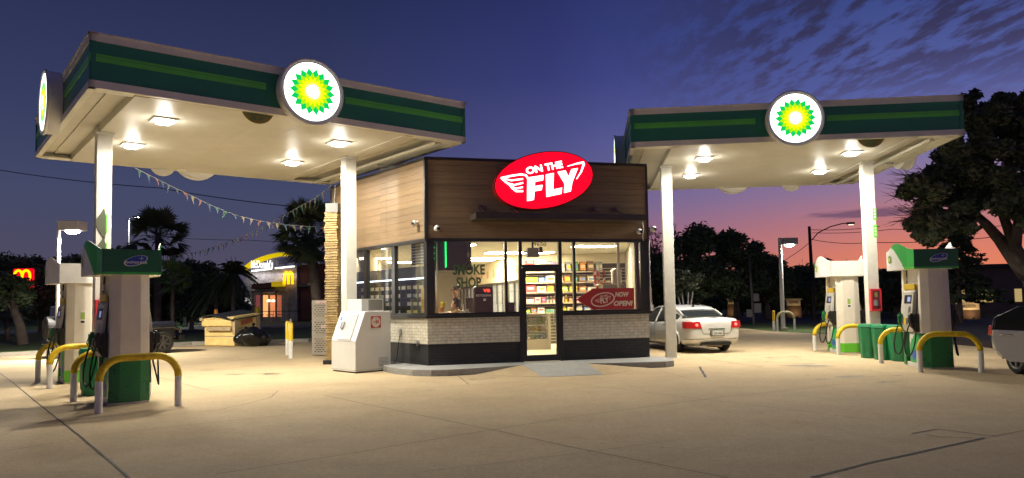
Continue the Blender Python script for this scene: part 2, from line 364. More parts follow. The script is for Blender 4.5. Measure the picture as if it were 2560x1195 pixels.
# joints and cracks in the slabs
mb = MB(); rj = random.Random(3)
def joint(pts, wd, jag=0.0):
    P = [G(*p) for p in pts]; Q = [P[0]]
    for a, b in zip(P, P[1:]):
        n = max(1, int((b-a).length/.25)) if jag else 1
        for i in range(1, n+1):
            q = a.lerp(b, i/n)
            if i < n: q = q+Vector((rj.uniform(-jag, jag), rj.uniform(-jag, jag), 0))
            Q.append(q)
    for a, b in zip(Q, Q[1:]):
        d = (b-a)
        if d.length < 1e-4: continue
        d.normalize(); n = Vector((-d.y, d.x, 0))*wd/2
        mb.add([(a.x-n.x, a.y-n.y, .005), (b.x-n.x, b.y-n.y, .005), (b.x+n.x, b.y+n.y, .005), (a.x+n.x, a.y+n.y, .005)], [(0, 1, 2, 3)])
for pts, wd, j in [
    ([(-60, 880), (0, 934), (31, 956), (121, 1030), (195, 1087), (250, 1133), (322, 1195), (400, 1262)], .022, .004),
    ([(0, 1131), (215, 1094), (430, 1067), (664, 1044), (820, 1026)], .008, .004), ([(812, 989), (900, 1008), (1230, 1075), (1427, 1118), (1800, 1192), (1900, 1212)], .012, .003),
    ([(539, 1186), (900, 1131), (1012, 1111), (1230, 1075), (1459, 1039), (1758, 999), (1881, 986), (2103, 961)], .011, .003),
    ([(812, 989), (900, 983), (1146, 965), (1318, 955)], .012, .003), ([(1371, 953), (1550, 973), (1758, 999), (2002, 1028), (2184, 1051)], .009, .003),
    ([(391, 942), (527, 978), (695, 977), (828, 962), (1000, 951)], .012, .003), ([(172, 1056), (273, 1055), (441, 1036), (547, 1026), (672, 996), (695, 978)], .012, .03),
    ([(586, 919), (742, 911)], .02, .01), ([(1749, 917), (1764, 944)], .05, .01), ([(2279, 1085), (2288, 1083), (2345, 1073), (2479, 1091), (2489, 1090)], .02, .004),
    ([(2315, 1087), (2345, 1093), (2432, 1096)], .02, .01), ([(2460, 1095), (2439, 1100), (2271, 1137), (2187, 1154), (2026, 1195)], .03, .006), ([(2489, 1090), (2560, 1077), (2700, 1052)], .01, .004),
    ([(1146, 941), (1172, 962)], .015, .003), ([(1645, 927), (1719, 945)], .012, .003), ([(1663, 899), (1682, 916)], .014, .003), ([(1767, 899), (1908, 918)], .02, .01), ([(0, 945), (31, 956)], .01, 0),
    ([(440, 915), (560, 904), (700, 890)], .02, .02), ([(1060, 1180), (1320, 1150), (1700, 1100)], .006, .01)]: joint(pts, wd, j)
struct('pavement_joint', mb, jointm)
# dark stains with outlines of their own
stainm = M('oil_stain', (.19, .155, .105), .6, noise=.35, nscale=5)
mb = MB(); rs = random.Random(11)
for px, py, rx, ry in [(1960, 893, .55, .22), (1985, 915, .9, .3), (1200, 948, .35, .12), (640, 935, .5, .16), (1560, 1105, .12, .02), (2180, 941, .6, .16), (2260, 955, .3, .1), (540, 925, .4, .12), (1900, 905, .3, .12), (1500, 935, .25, .07), (1100, 975, .25, .05), (2070, 948, .35, .08)]:
    for q in range(5):
        c = G(px, py) + Vector((rs.gauss(0, rx*.6), rs.gauss(0, ry*.6), 0)); pts = []; ph = rs.uniform(0, 6)
        sx, sy = rx*rs.uniform(.12, .4), ry*rs.uniform(.15, .45)
        for i in range(14):
            a = 2*math.pi*i/14; kx = 1+.3*math.sin(3*a+ph)+rs.uniform(-.2, .2); pts.append((c.x+math.cos(a)*sx*kx, c.y+math.sin(a)*sy*kx, .0025+.0004*q))
        mb.add(pts, [tuple(range(14))])
struct('pavement_stain', mb, stainm)

# ---------------------------------------------------------------- frames of the two forecourts and the store
def frame(ox, oy, azd): return Matrix.Translation((ox, oy, 0)) @ Matrix.Rotation(R_(90-azd), 4, 'Z')
FL_ = frame(-6.603, 11.454, 51.21); FR_ = frame(2.771, 16.794, 96.085); FB_ = frame(-1.881, 16.405, 75.18)
RZ = {id(FL_): R_(90-51.21), id(FR_): R_(90-96.085), id(FB_): R_(90-75.18)}
def at(fr, x, y, z=0): return fr @ Vector((x, y, z))

# ---------------------------------------------------------------- lit round logo signs
def kites(mb, n, off, r0, r1, r2, ha, y):
    for i in range(n):
        a = 2*math.pi*(i+off)/n; h = ha*2*math.pi/n
        P = [(r0, a), (r1, a-h), (r2, a), (r1, a+h)]
        mb.add([(r*math.sin(t), y, r*math.cos(t)) for r, t in P], [(0, 1, 2, 3)])
def emblem(mb, sc, y, mi=(0, 1, 2, 3, 4)):
    T = mb.T; mb.T = T @ Matrix.Scale(sc, 4, (1, 0, 0)) @ Matrix.Scale(sc, 4, (0, 0, 1))
    mb.m = mi[0]; kites(mb, 18, 0.5, .2, .352, .437, .5, y-.002)
    mb.m = mi[1]; kites(mb, 18, 0, .1, .268, .352, .5, y-.004)
    mb.m = mi[2]; kites(mb, 18, .5, .08, .19, .272, .5, y-.006)
    mb.m = mi[3]; kites(mb, 18, 0, .05, .135, .2, .5, y-.008)
    mb.m = mi[4]; kites(mb, 18, .5, .02, .10, .15, .4, y-.010)
    mb.add([(.098*math.sin(2*math.pi*i/24), y-.011, .098*math.cos(2*math.pi*i/24)) for i in range(24)], [tuple(range(24))])
    mb.T = T
LP_ = 92
def logo_sign(label, fr, x, y, rot, z=5.46, power=14):
    p = at(fr, x, y, z); rz = RZ[id(fr)]+rot
    t = thing('round_logo_sign', label, 'sign', p, rz, 'round lit logo signs on the canopies')
    mb = MB(); mb.tube([(0, -.13, 0), (0, .12, 0)], .60, 48); 
    mb.tube([(0.60*math.cos(a), -.12, 0.60*math.sin(a)) for a in [2*math.pi*i/64 for i in range(65)]], .03, 8, cap=False)
    mb.obj('rim', white, t, auto=40)
    mb = MB(); mb.tube([(0, -.134, 0), (0, -.128, 0)], .545, 48); mb.obj('face', signw, t)
    mb = MB(); emblem(mb, 1.02, -.134); mb.obj('emblem', [hg, hl, hy, ho, signw], t)
    return t
def canopy(fr, label, lights, stripeL, stripeR, cols, signx):
    Lx, W = 7.24, 6.9; zb, zt = 4.99, 5.87
    t = thing('fuel_canopy', label, 'canopy', at(fr, 0, 0), RZ[id(fr)], 'flat fuel canopies with green bands')
    def fascia(T, ln, gaps):
        mb = MB(); mb.T = T; mb.m = 0
        mb.box(0, ln, 0, .10, zb+.005, zb+.13); mb.box(0, ln, 0, .10, zt-.12, zt)
        mb.box(-.02, ln+.02, -.02, .12, zt, zt+.018)
        mb.m = 1; mb.box(.002, ln-.002, .02, .09, zb+.13, zt-.12)
        for a, b in gaps:
            mb.m = 2; mb.box(a, b, .008, .0195, 5.425, 5.50); mb.box(a, b, .008, .0195, 5.512, 5.55); mb.m = 3; mb.box(a, b, .006, .0196, 5.50, 5.512)
        for k in range(1, int(ln/1.2)): mb.m = 1; mb.box(k*1.2, k*1.2+.006, .0175, .0198, zb+.13, zt-.12)
        mb.obj('fascia', [trimw, dgreen, lgreen, M('stripe_highlight', (.1, .42, .05), .35)], t)
    I = Matrix()
    fascia(I, Lx, [(0.003, stripeL), (stripeR, Lx-.003)])
    fascia(Matrix.Translation((0, W, 0)) @ Matrix.Rotation(R_(-90), 4, 'Z'), W, [(.003, 2.6), (4.3, W-.003)])
    fascia(Matrix.Translation((Lx, 0, 0)) @ Matrix.Rotation(R_(90), 4, 'Z'), W, [(.003, 2.6), (4.3, W-.003)])
    fascia(Matrix.Translation((Lx, W, 0)) @ Matrix.Rotation(R_(180), 4, 'Z'), Lx, [(.003, 2.8), (4.4, Lx-.003)])
    cx0, cx1 = cols[0][0], cols[1][0]
    mb = MB(); mb.box(cx0+.1, cx1-.1, .1, W-.1, zb, zb+.02)
    n = 7
    for i in range(1, n):                                   # soffit decking seams
        x = cx0+.1+(cx1-cx0-.2)*i/n; mb.box(x-.0025, x+.0025, .1, W-.1, zb-.0015, zb-.0005)
    mb.obj('soffit', offwhite, t)
    for xa_, xb_, bb in ((.1, cx0-.1, (.35,)), (cx1+.1, Lx-.1, (cx1+.35, cx1+.6))):
        mb = MB(); mb.box(xa_, xb_, .1, W-.1, zb+.13, zb+.15)
        for x in bb: mb.box(x, x+.02, .1, W-.1, zb+.10, zb+.13)
        mb.obj('side_bay', offwhite, t)
    for x in (cx0, cx1): mb = MB(); mb.box(x-.1, x+.1, .1, W-.1, zb-.012, zb+.2); mb.obj('beam', offwhite, t)
    mb = MB(); mb.box(.1, Lx-.1, .1, .28, zb+.008, zb+.02); mb.box(.1, Lx-.1, W-.3, W-.1, zb+.006, zb+.022); mb.box(3.0, 3.22, W-.34, W-.12, zb-.02, zb+.006); mb.box(Lx-.62, Lx-.52, .3, W-.3, zb-.05, zb+.006); mb.box(Lx-.5, Lx-.3, 3.1, 3.16, zb-.09, zb-.01); mb.obj('gutter', trimw, t)
    mb = MB(); mb.box(.1, Lx-.1, .1, W-.1, zt-.3, zt-.28); mb.obj('roof_deck', trimw, t)
    for x, y in cols:
        mb = MB(); mb.box(x-.135, x+.135, y-.135, y+.135, 0, zb+.1); mb.box(x-.2, x+.2, y-.2, y+.2, 0, .02); mb.box(x-.17, x+.17, y-.17, y+.17, zb-.06, zb-.012); mb.obj('column', M('column_paint', (.62, .6, .52), .45, noise=.1, nscale=5), t, bevel=.02)
    for x, y, tx in ((signx, .13, "16'-0\""), (signx-.01, W-.13, "16'-0\"")):
        mb = MB(); mb.tube([(x, y-.015, 5.12), (x, y+.015, 5.12)], .31, 40); 
        if y > 1: mb.obj('clearance_sign', offwhite, t)
        else:
            mb.m = 1; mb.box(x-.29, x+.29, y-.018, y-.014, 4.99, 5.10)
            mb.m = 2; text(mb, "CLEARANCE", x-.2, x+.2, 4.955, 4.985, y-.017, bold=.01); text(mb, tx, x-.12, x+.12, 4.87, 4.94, y-.017, bold=.02); mb.obj('clearance_sign', [M('sign_gold', (.3, .25, .06), .5), dgreen, dgreen], t)
    for i, (x, y) in enumerate(lights):
        where = ('near left', 'far left', 'near right', 'far right')[i]
        q = thing('canopy_light', 'square white light in the %s corner under the %s' % (where, 'left-hand canopy' if fr is FL_ else 'right-hand canopy'), 'light', at(fr, x, y, zb), RZ[id(fr)], 'square lights set in the canopy soffits')
        mb = MB(); mb.box(-.21, .21, -.21, .21, -.03, -.004); mb.obj('housing', white, q)
        mb = MB(); mb.prism([(-.11, -.11), (.11, -.11), (.11, .11), (-.11, .11)], -.085, -.031, [(-.15, -.15), (.15, -.15), (.15, .15), (-.15, .15)]); mb.obj('lens', bulb, q, bevel=.02)
        lamp('canopy_lamp', (0, 0, -.10), .2, LP_, (1, .935, .81), parent=q)
        sp_l = bpy.data.lights.new('canopy_spread', 'SPOT'); sp_l.energy = LP_*2.6; sp_l.spot_size = R_(170); sp_l.spot_blend = .15; sp_l.shadow_soft_size = .12; sp_l.color = (1, .935, .81); so_ = bpy.data.objects.new('canopy_spread', sp_l); C.objects.link(so_); so_.location = (0, 0, -.11); so_.parent = q
        pl_ = bpy.data.lights.new('canopy_glow', 'POINT'); pl_.energy = LP_*.12; pl_.shadow_soft_size = .1; pl_.color = (1, .935, .81); po = bpy.data.objects.new('canopy_glow', pl_); C.objects.link(po); po.location = (0, 0, -.2); po.parent = q
    return t

canopy(FL_, 'left-hand fuel canopy with green fascia seen from its corner', [(1.46, 1.5), (1.46, 4.1), (4.95, 1.47), (4.98, 4.08)], 2.82, 4.39, [(.78, 3.3), (5.85, 2.85)], 2.71)
canopy(FR_, 'right-hand fuel canopy with green fascia seen front-on', [(1.88, 1.55), (1.88, 4.07), (5.37, 1.53), (5.38, 4.08)], 2.79, 4.35, [(1.03, 2.52), (6.2, 2.95)], 5.31)
for fr, nm, ys in ((FL_, 'left-hand canopy', 3.35), (FR_, 'right-hand canopy', 3.6)):
    logo_sign('round lit green and yellow flower logo on the front of the %s' % nm, fr, 3.6, -.11, 0)
    logo_sign('round lit logo seen edge-on at the left side of the %s' % nm, fr, -.11, ys, R_(-90))
    logo_sign('bottom of the round sign hanging below the back edge of the %s' % nm, fr, 3.6, 6.9+.11, R_(180))
    logo_sign('round sign on the right end of the %s, mostly hidden' % nm, fr, 7.24+.11, 3.5, R_(90))
# leaf-shaped price flags fixed to the columns
def colsign(fr, x, y, zs, label, w=.3, hh=.55, fl=1):
    t = thing('column_flag_sign', label, 'sign', at(fr, x, y, 0), RZ[id(fr)])
    for z in zs:
        mb = MB(); P = [(0, z), (-w*.45*fl, z+hh*.18), (-w*fl*.9, z+hh*.45), (-w*.95*fl, z+hh*.62), (-w*.5*fl, z+hh*.8), (-.02*fl, z+hh), (.015*fl, z+hh*.7), (.02*fl, z+hh*.35)]
        mb.face(P, -.16, -.145); mb.m = 1; mb.box(.012, .035, -.163, -.142, z+hh*.2, z+hh*.8); mb.obj('leaf_panel', [M('flag_grey', (.07, .08, .045), .5), lime], t)
colsign(FL_, .80, 3.3, (2.86, 2.3), 'two grey-green leaf panels on the column behind the nearest left pump', .17, .62)

# ---------------------------------------------------------------- fuel pumps
def pump(fr, x, y, near, label, rz=0):
    t = thing('fuel_pump', label, 'fuel pump', at(fr, x, y), RZ[id(fr)]+rz, 'fuel pumps under the canopies')
    Lp = 1.02
    plan = [(-.3, .06), (-.15, 0), (.15, 0), (.3, .06)]
    # end towers
    for far in (0, 1):
        mb = MB(); P = [(px*(1-.0), py) for px, py in plan]+[(.3, .17), (-.3, .17)]
        if far: P = [(-a, Lp-b) for a, b in P]
        mb.prism(P, .0, 2.06, [(a*.93, b) for a, b in P]); mb.obj('end_panel', M('pump_body', (.74, .69, .58), .42, noise=.08, nscale=4), t, bevel=.008)
    mb = MB()
    zc = .72 if near else .27
    for far in (0, 1):
        mb = MB()
        P = [(a*1.004, b-.004) for a, b in plan]+[(.301, .172), (-.301, .172)]
        if far: P = [(-a, Lp-b) for a, b in P]
        mb.m = 0; mb.prism(P, .03, zc, [(a*(1-.07*zc/2.06), b) for a, b in P]); mb.obj('base_panel', pgreen if near else lime, t)
    mb = MB(); mb.box(-.21, .21, .17, Lp-.17, 0.02, 2.05); mb.box(-.28, .28, .17, Lp-.17, 0, .1); mb.obj('cabinet', white, t)
    if not near:
        mb = MB(); mb.box(-.055, .055, -.004, .004, 1.2, 1.48); mb.m = 1; mb.box(-.04, .04, -.006, -.004, 1.3, 1.44); mb.m = 2; mb.box(-.035, .035, -.0065, -.0045, 1.225, 1.27); mb.obj('notice', [white, M('notice_lime', (.3, .45, .08), .5), black], t)
    for sd in (-1, 1):
        # lower swoosh door
        mb = MB(); n = 16
        for i in range(n):
            y0 = .17+(Lp-.34)*i/n; y1 = .17+(Lp-.34)*(i+1)/n
            for j in range(12):
                z0, z1 = .1+.6*j/12, .1+.6*(j+1)/12; yy = (y0+y1)/2; zz = (z0+z1)/2; v = (yy-.17)/(Lp-.34)
                mb.m = 0 if zz > .1+.75*(1-v)**.6 or v > .95 else 1
                c = math.hypot((v-.4)*1.0, (zz-.28)*1.4)
                if abs(v-.42) < .2 and abs(zz-.26) < .1*(1-abs(v-.42)*3): mb.m = 2
                xx = sd*(.215+.085*math.sin(math.pi*min(1, (i+.5)/n)))
                x1_ = sd*(.215+.085*math.sin(math.pi*min(1, (i+1)/n))); x0_ = sd*(.215+.085*math.sin(math.pi*i/n))
                mb.add([(x0_, y0, z0), (x1_, y1, z0), (x1_, y1, z1), (x0_, y0, z1)], [(0, 1, 2, 3)])
        mb.obj('graphic_door', [white, M('door_green', (.03, .4, .12), .35), M('door_blue', (.02, .12, .45), .35)], t)
        mb = MB()                                        # display head
        prof = [(.24, .74), (.36, .74), (.40, .85), (.37, 1.25), (.33, 1.56), (.27, 1.62), (.2, 1.62), (.2, .74)]
        mb.m = 0; mb.T = Matrix.Scale(sd, 4, (1, 0, 0)); mb.face([(a, z) for a, z in prof], .26, Lp-.2); mb.obj('display_housing', M('housing_beige', (.55, .53, .45), .4), t, bevel=.01)
        mb = MB(); mb.T = Matrix.Scale(sd, 4, (1, 0, 0)) @ Matrix.Translation((.375, 0, 1.25)) @ Matrix.Rotation(R_(-7), 4, 'Y')
        mb.m = 0; mb.box(-.005, .004, .33, .66, .08, .26); mb.m = 1; mb.box(.004, .007, .36, .5, .12, .22); mb.m = 2; mb.box(-.003, .004, .42, .6, -.12, .02); mb.m = 3; mb.box(-.002, .006, .34, .4, -.1, .02)
        mb.obj('screen_panel', [black, EM('lcd_lit', (.25, .3, .55), .5), M('paper_card', (.5, .5, .42), .5), steel, yellow], t); T9 = mb.T.copy(); mb = MB(); mb.T = T9
        for q in range(3): mb.m = 4 if q == 1 else 3; mb.box(.02, .03, .33+.12*q, .41+.12*q, -.36, -.22)
        mb.obj('grade_button', [black, EM('lcd_lit', (.25, .3, .55), .5), M('paper_card', (.5, .5, .42), .5), steel, yellow], t)
        mb = MB(); mb.box(sd*.21, sd*.30, .28, Lp-.22, 1.62, 1.74); mb.obj('warning_topper', M('topper_yellow', (.6, .42, .03), .4), t)
        # nozzles, hoses
        for q, (ny, col) in enumerate(((.2, black), (.74, pgreen))):
            mb = MB(); mb.T = Matrix.Scale(sd, 4, (1, 0, 0))
            mb.m = 1; mb.box(.24, .37, ny-.06, ny+.07, .74, 1.12)
            mb.m = 0; mb.tube([(.42, ny, 1.13), (.43, ny, .98), (.40, ny, .84), (.34, ny, .76)], .028, 8); mb.tube([(.455, ny-.03, 1.1), (.50, ny-.03, .96), (.44, ny-.02, .84)], .01, 6); mb.box(.39, .47, ny-.045, ny+.045, .93, 1.10)
            mb.obj('nozzle', [col if q else black, black], t, bevel=.006)
            mb = MB(); pts = []
            top = (.25, ny, 2.04)
            ctrl = [top, (.27, ny, 1.7), (.31, ny-.0, 1.2), (.36, ny-.03, .7), (.42, ny-.04, .42), (.47, ny+.03, .26), (.50, ny+.15, .3), (.5, ny+.19, .5), (.47, ny+.1, .78), (.43, ny, .97)]
            for i in range(len(ctrl)-1):                 # catmull-rom
                p0 = Vector(ctrl[max(i-1, 0)]); p1 = Vector(ctrl[i]); p2 = Vector(ctrl[i+1]); p3 = Vector(ctrl[min(i+2, len(ctrl)-1)])
                for s_ in range(5):
                    u = s_/5; pts.append(.5*((2*p1)+(-p0+p2)*u+(2*p0-5*p1+4*p2-p3)*u*u+(-p0+3*p1-3*p2+p3)*u**3))
            pts.append(Vector(ctrl[-1])); mb.T = Matrix.Scale(sd, 4, (1, 0, 0)); mb.tube(pts, .014, 8); mb.m = 1; mb.tube([(.258, ny, 1.9), (.262, ny, 1.80)], .022, 8); mb.tube([(.262, ny, 1.77), (.268, ny, 1.71)], .02, 8); mb.obj('hose', [rubber, steel], t, smooth=True)
    # crown
    prof = [(-.43, -.07), (-.43, .08), (-.455, .22), (-.52, .4), (-.56, .55), (-.57, .75), (-.56, .95), (-.52, Lp+.07)]
    ring = prof+[(-a, Lp-b) for a, b in prof] if False else prof+[(-a, b) for a, b in reversed(prof)]
    def topz(xx, yy): return 2.44+(.16*math.exp(-((yy-.5)/.27)**2) if abs(xx) > .42 and yy > .02 else 0)
    mb = MB(); nz = 20
    dens = []
    for i in range(len(ring)):
        a, b = ring[i], ring[(i+1) % len(ring)]; ln = math.hypot(b[0]-a[0], b[1]-a[1]); n = max(1, int(ln/.02)) if abs(a[0]+b[0]) > .6 else 1
        for k2 in range(n): dens.append((a[0]+(b[0]-a[0])*k2/n, a[1]+(b[1]-a[1])*k2/n))
    m_ = len(dens)
    for i in range(m_):
        a, b = dens[i], dens[(i+1) % m_]; za, zb_ = topz(*a), topz(*b)
        for j in range(nz):
            f0, f1 = j/nz, (j+1)/nz
            ym = (a[1]+b[1])/2; side_ = abs(a[0]+b[0]) > .6
            if side_:
                z = (f0+f1)/2; edge = .30+.62*(1-z)**.7 if near else 1.04-.35*(1-z)**1.5
                if near: mb.m = 1 if ym < (.62-.5*z**2+.12) and not (z < .1 and ym > .5) else 0
                else: mb.m = 1 if ym > (1.12-.34*z**1.2) else 0
                if near: mb.m = 1 if ym < .30+.42*z**1.5 else 0
                if near and mb.m == 1 and z < .12 and ym < .34: mb.m = 3
            else: mb.m = (2 if near and ym < 0 else 0)
            if mb.m == 2 and j < 2: mb.m = 1
            mb.add([(a[0], a[1], 2.04+(za-2.04)*f0), (b[0], b[1], 2.04+(zb_-2.04)*f0), (b[0], b[1], 2.04+(zb_-2.04)*f1), (a[0], a[1], 2.04+(za-2.04)*f1)], [(0, 1, 2, 3)])
    for i in range(m_):                                  # white lining inside the raised sides
        a, b = dens[i], dens[(i+1) % m_]
        if abs(a[0]+b[0]) > .84: mb.m = 0; mb.add([(a[0]*.975, a[1], 2.42), (b[0]*.975, b[1], 2.42), (b[0]*.985, b[1], topz(*b)), (a[0]*.985, a[1], topz(*a))], [(0, 1, 2, 3)]); mb.add([(a[0]*.985, a[1], topz(*a)), (b[0]*.985, b[1], topz(*b)), (b[0], b[1], topz(*b)), (a[0], a[1], topz(*a))], [(0, 1, 2, 3)])
    mb.m = 0; mb.add([(a, b, 2.04) for a, b in ring], [tuple(range(len(ring)))]); mb.add([(a*.98, b, 2.42) for a, b in ring], [tuple(range(len(ring)))])
    cr = mb.obj('crown', [white, M('crown_green', (.04, .42, .07), .3), M('crown_dark_green', (.008, .12, .045), .3), lime], t, auto=30)
    for sd in (-1, 1):
        mb = MB(); mb.T = Matrix.Translation((sd*.575, .78, 2.27)) @ Matrix.Rotation(R_(-90*1), 4, 'Z') if sd < 0 else Matrix.Translation((.575, .78, 2.27)) @ Matrix.Rotation(R_(90), 4, 'Z')
        emblem(mb, .22, 0); mb.obj('logo', [M('logo_green', (.02, .3, .06), .4), M('logo_lime', (.3, .55, .02), .4), M('logo_yellow', (.8, .65, .02), .4), M('logo_pale', (.85, .8, .3), .4), white], cr)
    if near:
        mb = MB(); E = [(.155*math.cos(a)*1+.02*math.sin(a), .075*math.sin(a)+.03*math.cos(a)) for a in [2*math.pi*i/28 for i in range(28)]]
        mb.m = 0; mb.face([(x*1.1+.05, z*1.12+2.26) for x, z in E], -.075, -.073); mb.m = 1; mb.face([(x+.05, z+2.262) for x, z in E], -.079, -.0755)
        mb.m = 0; text(mb, 'Invigorate', -.13, .21, 2.195, 2.265, -.081, bold=.02, shear=.25); kites(mb, 4, 0, 0, .012, .042, .3, -.082)
        for v in range(len(mb.v)-16, len(mb.v)): x, y_, z = mb.v[v]; mb.v[v] = (x+.13, y_, z+2.30)
        mb.obj('badge', [white, M('badge_blue', (.01, .06, .35), .3)], cr)
    return t
pump(FL_, .62, -.08, True, 'nearest left-hand fuel pump with a dark green base and green crown')
pump(FL_, .62, 4.32, False, 'far left-hand fuel pump, white with a lime strip, behind the nearest one')
pump(FR_, 6.0, -1.08, True, 'nearest right-hand fuel pump with a dark green base and green crown')
pump(FR_, 5.78, 3.42, False, 'far right-hand fuel pump, all white with a lime strip at its foot')

# ---------------------------------------------------------------- hoop guards
def hoop(label, a, b, hgt=.78, group='hoop guards beside the pumps', r=.052, paint=True):
    a, b = Vector(a), Vector(b); d = (b-a); wd = d.length; ang = math.atan2(d.y, d.x)
    t = thing('hoop_guard', label, 'barrier', a, ang, group)
    rc = min(.32, wd*.42); zs = hgt-rc; pts = [(0, 0, zs)]
    for i in range(1, 9): q = math.pi/2*i/8; pts.append((rc-rc*math.cos(q), 0, zs+rc*math.sin(q)))
    for i in range(0, 9): q = math.pi/2*i/8; pts.append((wd-rc+rc*math.sin(q), 0, zs+rc*math.cos(q)))
    mb = MB(); mb.tube(pts, r*1.04, 14); mb.obj('bend', yellow if paint else M('worn_yellow_white', (.6, .55, .3), .5), t, smooth=True)
    for x in (0, wd): mb = MB(); mb.tube([(x, 0, 0), (x, 0, zs+.004)], r, 14); mb.obj('post', white, t, auto=60)
hp = lambda x, y: G(x, y)
def pair(fr, xl, xr, y, yr=None): return at(fr, xl, y), at(fr, xr, yr if yr is not None else y)
hoop('hoop guard in front of the nearest left-hand pump', *pair(FL_, .04, 1.13, -.92, -.88))
hoop('hoop guard just behind the nearest left-hand pump', *pair(FL_, .0, 1.12, 1.15 if False else .98))
hoop('hoop guard in front of the far left-hand pump', *pair(FL_, -.02, 1.1, 3.66))
hoop('hoop guard behind the far left-hand pump, dull and in shade', *pair(FL_, -.02, 1.1, 5.42))
hoop('hoop guard in front of the nearest right-hand pump', *pair(FR_, 5.38, 6.42, -1.66, -1.84), hgt=.74)
hoop('hoop guard between the nearest right-hand pump and the green bins', *pair(FR_, 5.42, 6.5, .42), hgt=.74)
hoop('hoop guard in front of the far right-hand pump', *pair(FR_, 5.32, 6.4, 2.98), hgt=.74)
hoop('hoop guard behind the far right-hand pump', *pair(FR_, 5.22, 6.3, 4.66), hgt=.74)

# ---------------------------------------------------------------- bins and extinguishers
def bin_(fr, x, y, label, open_=False, hgt=.82, rz=0, wd=.27):
    t = thing('trash_bin', label, 'bin', at(fr, x, y), RZ[id(fr)]+rz, 'green forecourt bins')
    P = lambda k: [(k*math.cos(a), k*math.sin(a)) for a in [math.pi/8+math.pi/4*i for i in range(8)]]
    gm = M('bin_green', (.008, .2, .075), .35, noise=.15, nscale=6)
    mb = MB(); mb.prism(P(wd*.88), 0, hgt*.9, P(wd*1.05)); mb.obj('bin_body', gm, t, bevel=.02)
    mb = MB(); mb.prism(P(wd*1.1), hgt*.9, hgt, P(wd*.98)); mb.obj('lid', gm, t, bevel=.015)
    mb = MB()
    for i in range(8):
        a = math.pi/4*i; T = Matrix.Rotation(a, 4, 'Z'); mb.T = T; r = wd*.93; 
        mb.tube([(r*.91, -.06, .12), (r*.9, -.06, .1), (r*.9, .06, .1), (r*.99, .07, hgt*.8), (r*.99, -.07, hgt*.8), (r*.91, -.06, .12)], .008, 6)
    mb.obj('raised_border', gm, t)
    if open_: mb = MB(); mb.T = Matrix.Rotation(R_(-90), 4, 'Z'); mb.face([(0, .33), (.01, .33)], 0, .01) if False else mb.box(wd*.8, wd*1.02, -.1, .1, hgt*.42, hgt*.78); mb.obj('opening', black, t, bevel=.02)
bin_(FR_, 5.78, 2.0, 'green bin next to the far right-hand pump')
bin_(FR_, 5.88, 1.42, 'green bin in the middle of the right-hand trio')
bin_(FR_, 6.12, 1.02, 'green windscreen-wash bin with a dark opening, nearest of the right-hand trio', True, wd=.31)
bin_(FL_, .46, 1.80, 'dark green bin between the two left-hand pumps')
def extinguisher(p, rz, label):
    t = thing('extinguisher_cabinet', label, 'extinguisher cabinet', p, rz)
    mb = MB(); mb.box(-.12, .12, -.02, 0, 0, .56)
    for b in ((-.13, -.09, 0, .56), (.09, .13, 0, .56), (-.09, .09, 0, .05), (-.09, .09, .51, .56)): mb.box(b[0], b[1], -.15, 0, b[2], b[3])
    mb.obj('case', red, t, bevel=.006)
    mb = MB(); mb.m = 0; mb.tube([(0, -.08, .06), (0, -.08, .34), (0, -.08, .38)], [.05, .05, .02], 14); mb.m = 1; mb.tube([(0, -.08, .14), (0, -.08, .28)], .0515, 14); mb.m = 2; mb.tube([(0, -.08, .38), (0, -.08, .43)], .02, 8); mb.box(-.04, .03, -.09, -.07, .42, .44); mb.m = 3; mb.box(-.035, .035, -.14, -.1, .36, .47); mb.obj('extinguisher', [red, white, black, yellow], t)
    mb = MB(); mb.box(-.09, .09, -.149, -.146, .05, .51); mb.obj('pane', glass_mat('cabinet_glass'), t)
extinguisher(at(FR_, 6.2, 2.95-.14, 1.12), RZ[id(FR_)], 'red extinguisher cabinet on the right-hand canopy column')
extinguisher(at(FL_, .78-.02, 3.3-.14, 1.12), RZ[id(FL_)], 'red extinguisher cabinet on the left-hand canopy column')
t = thing('column_flag_sign', 'small lime sign on the column above the right-hand extinguisher', 'sign', at(FR_, 6.2, 2.95), RZ[id(FR_)])
mb = MB(); mb.box(.06, .145, -.145, -.137, 3.0, 3.32); mb.box(.06, .145, -.145, -.137, 3.45, 3.75); mb.m = 1
for z in (3.05, 3.13, 3.21, 3.50, 3.58, 3.66): mb.box(.085, .12, -.148, -.144, z, z+.05)
mb.obj('number_plate', [lime, white], t)

# ---------------------------------------------------------------- the store
V2 = lambda p: (p.x, p.y)
A_ = at(FB_, 0, 0); B_ = at(FB_, 5.31, 0); C_ = Vector((4.05, 25.2, 0)); C2_ = Vector((1.2, 38.5, 0)); E_ = Vector((-6.6, 37.5, 0)); D_ = Vector((-4.93, 20.37, 0))
FW_ = frame(D_.x, D_.y, 142.41)
rel = FB_.inverted() @ FW_; rloc = rel.translation; rrz = rel.to_euler().z
store = thing('convenience_store', 'small convenience store with wood-look cladding and lit shop windows', 'store', A_, RZ[id(FB_)])
inv = FB_.inverted()
lpoly = lambda pts: [(q.x, q.y) for q in [inv @ p for p in pts]]
whiteb = brick_mat('white_painted_brick', (.72, .67, .53), (.68, .63, .5), (.46, .42, .33))
darkb = brick_mat('dark_painted_brick', (.018, .018, .02), (.025, .025, .027), (.012, .012, .012))
wood = tex_mat('wood_cladding', lambda t, b, tc: None, .55)
